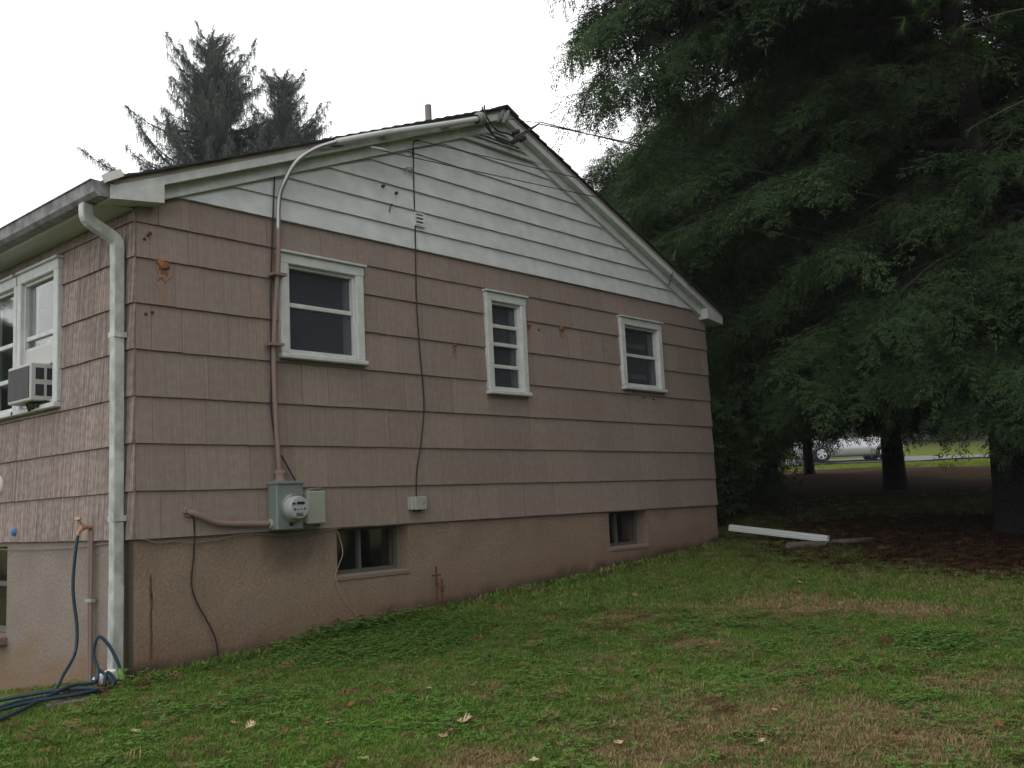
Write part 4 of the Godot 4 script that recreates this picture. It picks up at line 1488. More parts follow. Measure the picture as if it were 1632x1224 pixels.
# hemlock boughs stay clear of the house and are browsed off above the ground
func canopy_clear(p: Vector3) -> bool:
	var floor_y := maxf(ground_y(p.x, p.z) + (1.47 if p.x < 12.0 else 1.72), 1.24)
	if Vector2(p.x - 8.6, p.z - 4.0).length() < 1.7: floor_y -= 0.85
	return house_clear(p) and p.y > floor_y

func make_trees() -> void:
	var s1 := spray_mesh(11, 0.58, 10, 0.044, 0.0125, 0.35)
	var s2 := spray_mesh(12, 0.46, 9, 0.044, 0.0125, 0.55)
	var hem_base := {"up": 0.2, "droop": 0.40, "sec": 0.22, "step": 0.16, "scale": 1.0, "sprays": [s1, s2], "mats": [M.hemlock, M.hemlock2], "ok": canopy_clear, "bare": 0.07, "gaps": 0.18}
	# the big hemlock on the right, trunk in view
	var b: Vector3 = gp(9.5, 2.62)
	var o := hem_base.duplicate()
	o.merge({"h": 19.0, "r0": 0.32, "first": 1.8, "limbs": 210, "bias": 1.2, "lowdroop": 0.12, "thick": 0.78, "extra": [[6.7, 3.95, 4.2], [7.3, 3.85, 4.5], [7.5, 4.1, 4.4], [8.1, 4.0, 4.6], [8.4, 3.8, 4.2], [7.0, 4.25, 4.2], [7.9, 4.2, 4.4], [4.6, 2.5, 1.5], [4.2, 3.3, 1.8], [5.6, 3.3, 1.2], [1.7, 2.0, 2.5], [2.0, 2.45, 2.7], [1.6, 1.6, 2.2], [2.3, 2.2, 2.9], [2.5, 1.85, 2.6]],
		"trunk": [Vector3(0, -0.2, 0), Vector3(0.0, 1.5, 0), Vector3(-0.02, 4.2, 0.0), Vector3(-0.42, 6.5, -0.05), Vector3(-0.7, 10.0, -0.1), Vector3(-0.9, 19.0, -0.1)],
		"reach": func(y, az):
			var full := 5.6 * clampf(1.1 - y / 19.0, 0.05, 1.0) * (0.78 if y < 3.6 else 1.0 if y > 5.2 and y < 10.0 else 1.0)
			var cam := Vector2(-12.5, 3.35).normalized().dot(Vector2(cos(az), sin(az)))
			if y < 3.7 and cam > 0.5: return minf(full, 3.2)
			if y > 3.7 and y < 8.4 and cam > 0.35: return minf(full, 2.3)
			return full,
		"keep": func(y, az):
			var cam := Vector2(-12.5, 3.35).normalized().dot(Vector2(cos(az), sin(az)))
			return not (y > 3.9 and y < 8.0 and cam > 0.74)})
	conifer("hemlock_tree", b, "large hemlock with thick bare trunk in full view at the right", "hemlock trees behind the house", 101, o)
	# the second trunk
	o = hem_base.duplicate()
	o.merge({"h": 16.0, "r0": 0.27, "first": 1.7, "limbs": 150, "lowdroop": 0.15,
		"trunk": [Vector3(0, -0.2, 0), Vector3(0.03, 2, 0), Vector3(0.0, 8, 0.1), Vector3(0.1, 16, 0)],
		"reach": func(y, _az): return 4.6 * clampf(1.08 - y / 16.0, 0.05, 1.0)})
	var t2 := conifer("hemlock_tree", gp(15.1, -0.9), "hemlock whose lower trunk stands before the silver car's bonnet", "hemlock trees behind the house", 102, o)
	# slim one in front of the car
	o = hem_base.duplicate()
	o.merge({"h": 10.0, "r0": 0.15, "first": 2.0, "limbs": 90, "lowdroop": 0.15,
		"trunk": [Vector3(0, -0.2, 0), Vector3(0.03, 3, 0), Vector3(0.0, 10, 0.1)],
		"reach": func(y, _az): return 3.2 * clampf(1.05 - y / 10.0, 0.05, 1.0)})
	var t3 := conifer("hemlock_tree", gp(18.0, -3.9), "slim hemlock with its trunk in front of the silver car", "hemlock trees behind the house", 103, o)
	# the one just behind the roof slope: crown low to the ground
	o = hem_base.duplicate()
	o["ok"] = func(p): return house_clear(p) and (canopy_clear(p) or Vector2(p.x - 12.9, p.z + 3.2).dot(Vector2(0.668, 0.743)) < 0.35)
	o.merge({"h": 8.1, "r0": 0.2, "first": 0.8, "limbs": 170, "lowdroop": 0.08,
		"trunk": [Vector3(0, -0.2, 0), Vector3(0.03, 3, 0), Vector3(-0.1, 8.1, 0.1)],
		"reach": func(y, _az): return 4.3 * clampf(1.02 - pow(y / 8.1, 3.0), 0.04, 1.0)})
	conifer("hemlock_tree", gp(12.9, -3.2), "feathery hemlock rising just behind the roof's right slope", "hemlock trees behind the house", 104, o)
	# more behind, from the same stock
	dup(t2, gp(18.7, 4.3), 2.1, 1.0, "dark hemlock at the far right edge behind the thick trunk", "hemlock trees behind the house")
	dup(t2, gp(11.0, 6.9), 3.9, 1.05, "hemlock just beyond the right edge, next to the lawn", "hemlock trees behind the house")
	# trees round the front garden, seen in the window panes
	var k := 0
	for q in [[9.6, 11.2, 0.3, 0.95], [14.5, 13.5, 2.2, 0.95], [10.5, 17.0, 4.0, 1.05], [5.5, 16.0, 1.2, 1.0], [0.0, 18.5, 2.6, 1.0], [-6.5, 21.0, 3.3, 1.05]]:
		dup(t2, gp(q[0], q[1]), q[2], q[3], ["hemlock opposite the far gable window, behind the viewer", "hemlock opposite the narrow gable window, behind the viewer", "hemlock on the right of the front lawn", "hemlock straight opposite the gable wall, behind the viewer", "hemlock behind the viewer, opposite the near corner", "hemlock behind the viewer, farthest left of the row"][k], "hemlocks mirrored in the window panes")
		k += 1
	dup(t2, gp(-3.7, -16.0), 0.4, 0.72, "hemlock in the side yard mirrored in the left window", "hemlocks mirrored in the window panes")
	# white pine whose branch tips enter at the right edge
	var tuft := needle_tuft(31, 34, 0.12, 0.003)
	o = {"h": 14.0, "r0": 0.2, "first": 3.75, "limbs": 46, "up": 0.18, "droop": 0.25, "sec": 0.3, "step": 0.16, "scale": 1.0, "sprays": [tuft, tuft], "mats": [M.pine, M.pine], "bare": 0.3, "secmax": 0.5,
		"trunk": [Vector3(0, -0.2, 0), Vector3(0, 5, 0), Vector3(0.1, 14, 0)],
		"reach": func(y, az):
			var left := Vector2(-0.665, -0.747).dot(Vector2(cos(az), sin(az)))
			if y < 5.3: return 1.3 if left > 0.2 else 1.0
			return 2.3 * clampf(1.1 - y / 14.0, 0.1, 1.0)}
	conifer("pine_tree", gp(5.95, 4.75), "white pine with pale long needles poking in at the right edge", "", 105, o)
	# Norway spruces behind the house
	var h1 := hanging_mesh(21, 0.62, 15, 0.055, 0.017)
	var h2 := hanging_mesh(22, 0.42, 11, 0.055, 0.017)
	var sp := {"up": -0.05, "droop": 0.42, "tip": 0.55, "sec": 0.16, "step": 0.17, "scale": 1.35, "sprays": [h1, h2], "mats": [M.spruce, M.spruce], "bare": 0.1, "secmax": 0.42, "big": 0.9}
	for q in [[Vector3(9.34, 0, -14.3), 11.75, "taller blue grey spruce with ragged top behind the roof", 211, 5.6], [Vector3(10.5, 0, -13.1), 10.7, "shorter spruce crowded against the taller one behind the roof", 212, 4.1]]:
		var base := gp(q[0].x, q[0].z)
		var H: float = q[1] - base.y
		o = sp.duplicate()
		o.merge({"h": H, "r0": 0.24, "first": H * 0.45, "limbs": 260,
			"trunk": [Vector3(0, -0.2, 0), Vector3(0.02, H * 0.5, 0), Vector3(0, H, 0)],
			"reach": func(y, _az): return 0.12 + q[4] * pow(clampf(1.0 - y / H, 0, 1), 0.72) * (0.78 + 0.3 * sin(y * 5.3))})
		conifer_hanging("spruce_tree", base, q[2], "spruces behind the house", q[3], o)
	# broadleaf trees past the road
	var ros := rosette(41, 7, 0.34, 0.2, 0.1)
	var proto: Node3D = null
	k = 0
	var where := ["behind the thick hemlock trunk", "seen in gaps right of the trunk", "past the road behind the car", "straight above the car roof", "at the far right past the road", "farthest left past the road", "beyond the second hemlock", "beyond the lit grass strip"]
	for q in [[55.0, -19.0, 1.0], [58.5, -15.0, 1.0], [66.0, -30.0, 1.2], [74.0, -24.0, 1.4], [62.0, -11.5, 1.05], [52.0, -24.0, 1.0], [66.0, -8.0, 1.2], [63.0, -17.0, 1.2]]:
		if proto == null:
			proto = broadleaf(gp(q[0], q[1]), ros)
			proto.set_meta("label", "yellow green broadleaf tree " + where[0])
			proto.set_meta("group", "broadleaf trees past the road")
		else:
			dup(proto, gp(q[0], q[1]), k * 1.3, q[2], "yellow green broadleaf tree " + where[k], "broadleaf trees past the road")
		k += 1
	dup(proto, gp(-19.0, -42.0), 0.5, 0.85, "broadleaf tree down the side yard mirrored in the left window", "broadleaf trees mirrored in the window")
	dup(proto, gp(-12.5, -44.0), 2.5, 0.95, "taller broadleaf tree far down the side yard mirrored in glass", "broadleaf trees mirrored in the window")
	# shrub at the back corner
	var sr := rosette(51, 8, 0.13, 0.045, 0.15)
	for q in [[8.35, -0.75, 1.75, 0.85, 61, "dark glossy rhododendron at the back corner of the house"], [9.4, -1.3, 1.35, 0.75, 62, "smaller rhododendron right of the corner one under the hemlocks"]]:
		var r := RandomNumberGenerator.new()
		r.seed = q[4]
		var t := thing("rhododendron_bush", gp(q[0], q[1], -0.02), q[5], "shrub", "rhododendrons at the back corner")
		var xf := []
		for i in 26:
			var az := r.randf() * TAU
			var rad: float = sqrt(r.randf()) * q[3]
			var top := Vector3(cos(az) * rad, q[2] * sqrt(maxf(1.05 - pow(rad / (q[3] * 1.12), 2), 0.05)) * r.randf_range(0.75, 1.0), sin(az) * rad)
			var st := mb(true)
			var mid := Vector3(top.x * 0.4 + r.randf_range(-0.1, 0.1), top.y * 0.55, top.z * 0.4 + r.randf_range(-0.1, 0.1))
			taper(st, curve([Vector3(top.x * 0.15, -0.05, top.z * 0.15), mid, top], 3), 0.017, 0.005, 5)
			build(st, "stem", M.bark, t)
			for j in 26:
				var v := r.randf_range(0.25, 1.0)
				var p := mid.lerp(top, v * 2.0 - 1.0) if v > 0.5 else Vector3.ZERO.lerp(mid, v * 2.0)
				p += Vector3(r.randf_range(-1, 1), r.randf_range(-0.5, 0.6), r.randf_range(-1, 1)) * 0.2
				if p.y < 0.08: continue
				if q[0] + p.x < W + 0.08: continue
				xf.append(Transform3D(Basis.from_euler(Vector3(r.randf_range(-0.6, 0.6), r.randf() * TAU, r.randf_range(-0.6, 0.6))).scaled(Vector3.ONE * r.randf_range(0.7, 1.2)), p))
		scatter(t, "foliage", sr, M.shrub, xf)

# spruce: limbs that sweep down and up again with curtains of hanging twigs
func conifer_hanging(called: String, at: Vector3, label: String, group: String, seed_: int, o: Dictionary) -> void:
	var r := RandomNumberGenerator.new()
	r.seed = seed_
	var t := thing(called, at, label, "tree", group)
	var st := mb(true)
	var path := curve(o.trunk, 5)
	var H: float = o.h
	sweep(st, path, ngon(12), func(u): return o.r0 * maxf(1.0 - u, 0.03))
	build(st, "trunk", M.bark, t)
	var xf := [[], []]
	var minor := mb(true)
	for i in int(o.limbs):
		var u := (i + r.randf()) / float(o.limbs)
		var y: float = lerpf(o.first, H * 0.99, u)
		var az := i * 2.39996 + r.randf_range(-0.5, 0.5)
		var L: float = o.reach.call(y, az) * r.randf_range(0.5, 1.15)
		var dir := Vector3(cos(az), 0, sin(az))
		var lift := lerpf(-0.02, 0.75, pow(u, 2.0))
		var lp := PackedVector3Array()
		for k in 9:
			var q := k / 8.0
			lp.append(Vector3(0, y, 0) + dir * L * q + Vector3.UP * L * (lift * q - o.droop * q * q + o.tip * q * q * q))
		var limb := mb(true)
		taper(limb, lp, 0.012 + 0.011 * L, 0.005, 5)
		var n := int(L / 0.036) + 3
		for k in n:
			var q := (k + r.randf()) / n
			if q < 0.08: continue
			var f := q * 8.0
			var fi := mini(int(f), 7)
			var p := lp[fi].lerp(lp[fi + 1], f - fi)
			var off := dir.cross(Vector3.UP) * r.randf_range(-1, 1) * 0.3 * (1.1 - q) * minf(L, 1.6)
			var long := r.randf_range(0.45, 1.15) * (1.2 - 0.35 * q) * clampf(L, 0.35, 0.9)
			xf[0 if r.randf() < 0.6 else 1].append(Transform3D(Basis(Vector3.UP, r.randf() * TAU).rotated(Vector3.RIGHT, r.randf_range(-0.25, 0.25)).scaled(Vector3(0.8, 1.0, 0.8) * maxf(long, 0.35)), p + off * 0.8 + Vector3(0, -0.04 * absf(off.length()), 0)))
			if r.randf() < 0.45:
				xf[1].append(Transform3D(frame(Vector3.UP, dir, r.randf() * TAU, 0.45).rotated(dir.cross(Vector3.UP), r.randf_range(1.8, 2.6)), p))
		if L > 0.9: build(limb, "limb", M.twig, t)
		else: minor.append_from(limb.commit(), 0, Transform3D.IDENTITY)
	tag(build(minor, "small_limbs", M.twig, t), "", "", "", "stuff")
	for k in 2:
		scatter(t, "crown", o.sprays[k], o.mats[k], xf[k])

func broadleaf(at: Vector3, ros: Mesh) -> Node3D:
	var r := RandomNumberGenerator.new()
	r.seed = 77
	var t := thing("broadleaf_tree", at, "", "tree")
	var st := mb(true)
	taper(st, curve([Vector3(0, -0.3, 0), Vector3(0.1, 3, 0), Vector3(-0.1, 9, 0.1)], 4), 0.3, 0.06, 9)
	build(st, "trunk", M.bark, t)
	var xf := []
	for i in 34:
		var y := r.randf_range(0.3, 8.0)
		var az := r.randf() * TAU
		var L := 4.2 * sqrt(maxf(1.0 - pow((y - 5.0) / 5.2, 2), 0.1)) * r.randf_range(0.6, 1.0)
		var e := Vector3(cos(az) * L, y + L * 0.35, sin(az) * L)
		st = mb(true)
		taper(st, PackedVector3Array([Vector3(0, y - 0.8, 0), e * 0.5 + Vector3(0, y * 0.5 - 0.1, 0), e]), 0.07, 0.012, 5)
		build(st, "limb", M.bark, t)
		for j in 55:
			var p := Vector3(0, y, 0).lerp(e, r.randf_range(0.35, 1.05)) + Vector3(r.randfn(), r.randfn() * 0.7, r.randfn()) * 0.55
			xf.append(Transform3D(Basis.from_euler(Vector3(r.randf_range(-0.9, 0.9), r.randf() * TAU, r.randf_range(-0.9, 0.9))).scaled(Vector3.ONE * r.randf_range(0.7, 1.3)), p))
	scatter(t, "crown", ros, M.broad, xf)
	return t

# ------------------------------------------------------------------ lawn
func tuft_mesh(seed_: int, n: int, spread: float, h: float, w: float) -> ArrayMesh:
	var r := RandomNumberGenerator.new()
	r.seed = seed_
	var st := mb()
	for k in n:
		var a := r.randf() * TAU
		var b := Vector3(r.randf_range(-1, 1), 0, r.randf_range(-1, 1)) * spread
		var d := Vector3(cos(a), 0, sin(a))
		var s := d.cross(Vector3.UP) * w * 0.5
		var hh := h * r.randf_range(0.5, 1.15)
		var lean := r.randf_range(0.1, 0.9) * hh
		var m := b + Vector3(0, hh * 0.6, 0) + d * lean * 0.35
		var e := b + Vector3(0, hh * r.randf_range(0.8, 1.0), 0) + d * lean
		for v: Vector3 in [b - s, b + s, m + s * 0.8, b - s, m + s * 0.8, m - s * 0.8, m - s * 0.8, m + s * 0.8, e]:
			st.set_color(Color.WHITE)
			st.add_vertex(v)
	st.generate_normals()
	return st.commit()

func clover_mesh(seed_: int) -> ArrayMesh:
	var r := RandomNumberGenerator.new()
	r.seed = seed_
	var st := mb()
	for k in 9:
		var c := Vector3(r.randf_range(-1, 1) * 0.05, r.randf_range(0.02, 0.05), r.randf_range(-1, 1) * 0.05)
		var a0 := r.randf() * TAU
		for j in 3:
			var a := a0 + TAU * j / 3
			var d := Vector3(cos(a), r.randf_range(-0.2, 0.25), sin(a)) * 0.014
			var s := d.cross(Vector3.UP).normalized() * 0.006
			for v: Vector3 in [c, c + d * 0.6 - s, c + d * 0.6 + s, c + d * 0.6 - s, c + d, c + d * 0.6 + s]:
				st.set_color(Color.WHITE)
				st.add_vertex(v)
	st.generate_normals()
	return st.commit()

func grass_col(x: float, z: float, r: RandomNumberGenerator) -> Color:
	var n := 0.5 + 0.5 * noise2.get_noise_2d(x * 7.0, z * 7.0)
	var c := Color(0.11, 0.205, 0.04).lerp(Color(0.17, 0.265, 0.058), n)
	var bright := 1.0 - smoothstep(0.1, 0.4, Vector2(x - 2.0, z - 3.05).length())
	bright = maxf(bright, 0.5 * (1.0 - smoothstep(0.2, 0.9, Vector2(x - 0.35, z - 2.0).length())))
	c = c.lerp(Color(0.16, 0.32, 0.05), bright * 0.7)
	if r.randf() < dry_at(x, z) * 0.85: c = Color(0.36, 0.27, 0.15) * r.randf_range(0.7, 1.1)
	if r.randf() < 0.09: c = Color(0.33, 0.26, 0.14)
	var dull := smoothstep(3.5, 8.5, x) * 0.5
	c = c.lerp(Color(0.17, 0.155, 0.06), dull)
	c *= r.randf_range(0.75, 1.2)
	c.a = 1
	return c

func make_lawn() -> void:
	var r := RandomNumberGenerator.new()
	r.seed = 808
	var cam := Vector2(-3.06, 5.967)
	var fwd := Vector2(0.747, -0.665)
	var xf := [[], [], []]
	var col := [[], [], []]
	var lx := []
	var lc := []
	var tries := 0
	for zone in 3:
		# near, middle, far
		var n: int = [170000, 110000, 50000][zone]
		var d0: float = [3.6, 8.0, 14.0][zone]
		var d1: float = [8.0, 14.0, 50.0][zone]
		for i in n:
			var d := sqrt(lerpf(d0 * d0, d1 * d1, r.randf())) + r.randfn() * 0.5 * zone
			var a := r.randf_range(-0.72, 0.95)
			var dir := fwd.rotated(a)
			var p := cam + dir * d
			var x := p.x
			var z := p.y
			if x > -0.02 and x < W + 0.02 and z < 0.02: continue
			if x < -5.0: continue
			var y := ground_y(x, z)
			var lit := litter_at(x, z)
			if zone == 2 and absf((p - Vector2(39.6, -11.6)).dot(Vector2(-0.743, 0.668))) < 1.9: continue
			if zone < 2 and r.randf() < 0.006:
				lx.append(Transform3D(Basis.from_euler(Vector3(r.randf_range(-0.4, 0.4), r.randf() * TAU, r.randf_range(-0.4, 0.4))).scaled(Vector3.ONE * r.randf_range(0.4, 0.9)), Vector3(x, y + 0.03, z)))
				lc.append(Color(0.26, 0.17, 0.09).lerp(Color(0.10, 0.05, 0.03), r.randf()))
			if r.randf() < lit * 1.05:
				if zone < 2 and r.randf() < 0.5:
					lx.append(Transform3D(Basis.from_euler(Vector3(r.randf_range(-0.3, 0.3), r.randf() * TAU, r.randf_range(-0.3, 0.3))).scaled(Vector3.ONE * r.randf_range(0.7, 1.3)), Vector3(x, y + 0.006, z)))
					lc.append(Color(0.13, 0.065, 0.035).lerp(Color(0.05, 0.03, 0.02), r.randf()))
				continue
			var clov := 1.0 - smoothstep(0.3, 0.75, Vector2((x - 1.6) * 0.75, z - 0.55).length())
			clov = maxf(clov, 1.0 - smoothstep(0.15, 0.4, Vector2(x - 3.6, z - 3.6).length()))
			clov = maxf(clov * 0.8, 0.03 + 0.25 * noise.get_noise_2d(x * 14.0 + 70.0, z * 14.0))
			var k := 2 if (zone == 0 and r.randf() < clov * 0.55) else (1 if zone > 0 else 0)
			var c := grass_col(x, z, r)
			if k == 2:
				c = Color(0.11, 0.225, 0.05).lerp(Color(0.15, 0.265, 0.06), r.randf())
			if zone == 2 and x > 24.0: c = Color(0.16, 0.22, 0.04) * r.randf_range(0.7, 1.1)
			var s := r.randf_range(0.7, 1.25) * (1.0 if zone < 2 else 1.7)
			if z < 0.2 and z > 0 and x > -0.1 and x < W: s *= r.randf_range(0.9, 2.1)
			elif zone == 0 and k != 2 and r.randf() < 0.025: s *= r.randf_range(1.2, 1.7)
			xf[k].append(Transform3D(Basis(Vector3.UP, r.randf() * TAU).scaled(Vector3(s, s * r.randf_range(0.7, 1.15), s)), Vector3(x, y - 0.004, z)))
			col[k].append(c)
	scatter(null, "lawn_grass", tuft_mesh(1, 14, 0.024, 0.03, 0.0034), M.grass, xf[0], col[0])
	scatter(null, "far_grass", tuft_mesh(2, 15, 0.045, 0.03, 0.0055), M.grass, xf[1], col[1])
	scatter(null, "clover", clover_mesh(3), M.grass, xf[2], col[2])
	# needles and crumbs of bark under the hemlocks
	var st := mb()
	r.seed = 5
	for k in 26:
		var a := r.randf() * TAU
		var c := Vector3(r.randf_range(-1, 1), 0, r.randf_range(-1, 1)) * 0.07
		var d := Vector3(cos(a), r.randf_range(-0.25, 0.35), sin(a)) * r.randf_range(0.01, 0.03)
		var s := d.cross(Vector3.UP).normalized() * r.randf_range(0.001, 0.005)
		for v: Vector3 in [c - d - s, c - d + s, c + d + s, c - d - s, c + d + s, c + d - s]:
			st.set_color(Color.WHITE)
			st.add_vertex(v)
	st.generate_normals()
	scatter(null, "needle_litter", st.commit(), M.litter, lx, lc)

# ------------------------------------------------------------------ fallen oak leaves
func oak_leaf(seed_: int, curl: float) -> ArrayMesh:
	var r := RandomNumberGenerator.new()
	r.seed = seed_
	var st := mb()
	var bend := func(p: Vector2) -> Vector3:
		return Vector3(p.x, 0.012 + curl * (p.y * p.y * 9.0 + (p.x - 0.05) * (p.x - 0.05) * 5.0) + 0.006 * sin(p.x * 70.0), p.y)
	# midrib with pairs of pointed lobes
	var mid := []
	for i in 7:
		mid.append(Vector2(0.02 + 0.09 * i / 6.0, 0.0))
	for sg: float in [-1.0, 1.0]:
		for i in 6:
			var a: Vector2 = mid[i]
			var b: Vector2 = mid[i + 1]
			var w := 0.012
			for q in [[a, b, b + Vector2(0, sg * w)], [a, b + Vector2(0, sg * w), a + Vector2(0, sg * w)]]:
				for p: Vector2 in q: st.add_vertex(bend.call(p))
			if i % 2 == 1:
				var l: float = [0, 0.03, 0, 0.042, 0, 0.024][i] * r.randf_range(0.8, 1.15)
				var tip := b + Vector2(l * 0.55, sg * (w + l))
				var m := (a + b) * 0.5 + Vector2(l * 0.3, sg * (w + l * 0.5))
				for q in [[a + Vector2(0, sg * w), b + Vector2(0, sg * w), m + Vector2(0.009, 0)], [a + Vector2(0, sg * w), m + Vector2(0.009, 0), m - Vector2(0.009, 0)], [m - Vector2(0.009, 0), m + Vector2(0.009, 0), tip]]:
					for p: Vector2 in q: st.add_vertex(bend.call(p))
	for q in [[Vector2(0.11, -0.012), Vector2(0.11, 0.012), Vector2(0.135, 0.0)], [Vector2(-0.02, -0.001), Vector2(0.02, -0.0015), Vector2(0.02, 0.0015)], [Vector2(-0.02, -0.001), Vector2(0.02, 0.0015), Vector2(-0.02, 0.001)]]:
		for p: Vector2 in q: st.add_vertex(bend.call(p))
	st.generate_normals()
	return st.commit()

func make_leaves() -> void:
	var shapes := [oak_leaf(1, 0.7), oak_leaf(2, 0.3), oak_leaf(3, 1.1), oak_leaf(4, 0.5)]
	var r := RandomNumberGenerator.new()
	r.seed = 99
	var put := func(x: float, z: float, s: float, m: Material, label: String, group: String):
		var o := MeshInstance3D.new()
		o.name = numbered("fallen_leaf")
		o.mesh = shapes[r.randi_range(0, 3)]
		o.material_override = m
		add_child(o)
		o.position = Vector3(x, ground_y(x, z) + 0.026, z)
		o.rotation = Vector3(r.randf_range(-0.35, 0.35), r.randf() * TAU, r.randf_range(-0.35, 0.35))
		o.scale = Vector3.ONE * s * 0.72
		tag(o, label, "leaf", group)
	put.call(0.51, 2.30, 0.95, M.leafpale, "largest pale spread oak leaf on the near lawn", "")
	put.call(0.39, 2.93, 0.85, M.leafgreen, "yellowish green leaf at the bottom edge of the lawn", "")
	put.call(-0.11, 2.32, 0.8, M.leafgreen, "pale green leaf curled at the lawn's lower left edge", "")
	var spot := [[0.61, 0.60, "below the hanging ground wire"], [-0.14, 1.39, "lying at the left of a close pair near the hose"], [-0.18, 1.50, "lying at the right of a close pair near the hose"], [-0.12, 1.91, "beside the close pair, nearer the viewer"],
		[1.01, 1.92, "standing up in clover below the wide basement window"], [0.91, 2.14, "left of two in line right of the largest leaf"], [1.02, 2.24, "right of two in line right of the largest leaf"], [0.44, 2.37, "touching the largest pale leaf"],
		[0.34, 2.35, "just left of the largest pale leaf"], [0.85, 1.75, "upright in the grass above the largest leaf"], [0.60, 2.91, "lying between the largest leaf and the green one"], [1.57, 1.7, "alone on the mid lawn below the rusty rods"],
		[-0.55, 1.10, "nearest the hose at the left edge"], [-0.66, 1.33, "lowest at the left edge of the lawn"], [0.06, 0.17, "against the foot of the house corner"], [1.21, 2.65, "flat on short grass at the middle of the lawn"],
		[0.79, 3.14, "at the near end of the big dry patch"], [1.06, 3.69, "inside the big dry patch at the bottom edge"], [1.66, 2.76, "left of the bright green clump"], [2.10, 2.33, "above the bright green clump"], [0.12, 1.75, "in dark clover left of the largest leaf"]]
	for q in spot:
		put.call(q[0], q[1], r.randf_range(0.5, 0.8), M.leafdry if r.randf() < 0.6 else M.leafpale, "small curled tan oak leaf " + q[2], "tan oak leaves on the near lawn")
	spot = [[3.86, 1.12, "on lawn under the narrow window"], [5.07, 2.02, "halfway between lawn middle and drain pipe"], [6.38, 3.16, "standing in needle litter at the right"], [2.18, 2.65, "at the upper edge of the bright green clump"],
		[2.62, 2.57, "beside the bare reddish patch"], [2.33, 3.99, "at the lower right of the lawn"], [1.95, 4.47, "closest to the bottom right corner"], [4.48, 3.71, "on dull grass at the right edge"], [1.95, 2.25, "on yellowed grass at the lawn's centre"],
		[3.35, 3.66, "among clover at the right side"], [1.52, 3.56, "inside the straw coloured dry patch"], [2.9, 3.4, "on the bare reddish patch itself"], [0.41, 1.61, "brownest one among the tan leaves at left"]]
	for q in spot:
		put.call(q[0], q[1], r.randf_range(0.5, 0.85), M.leafbrown if r.randf() < 0.55 else M.leafdry, "small brown leaf " + q[2], "brown leaves on the patchy lawn")

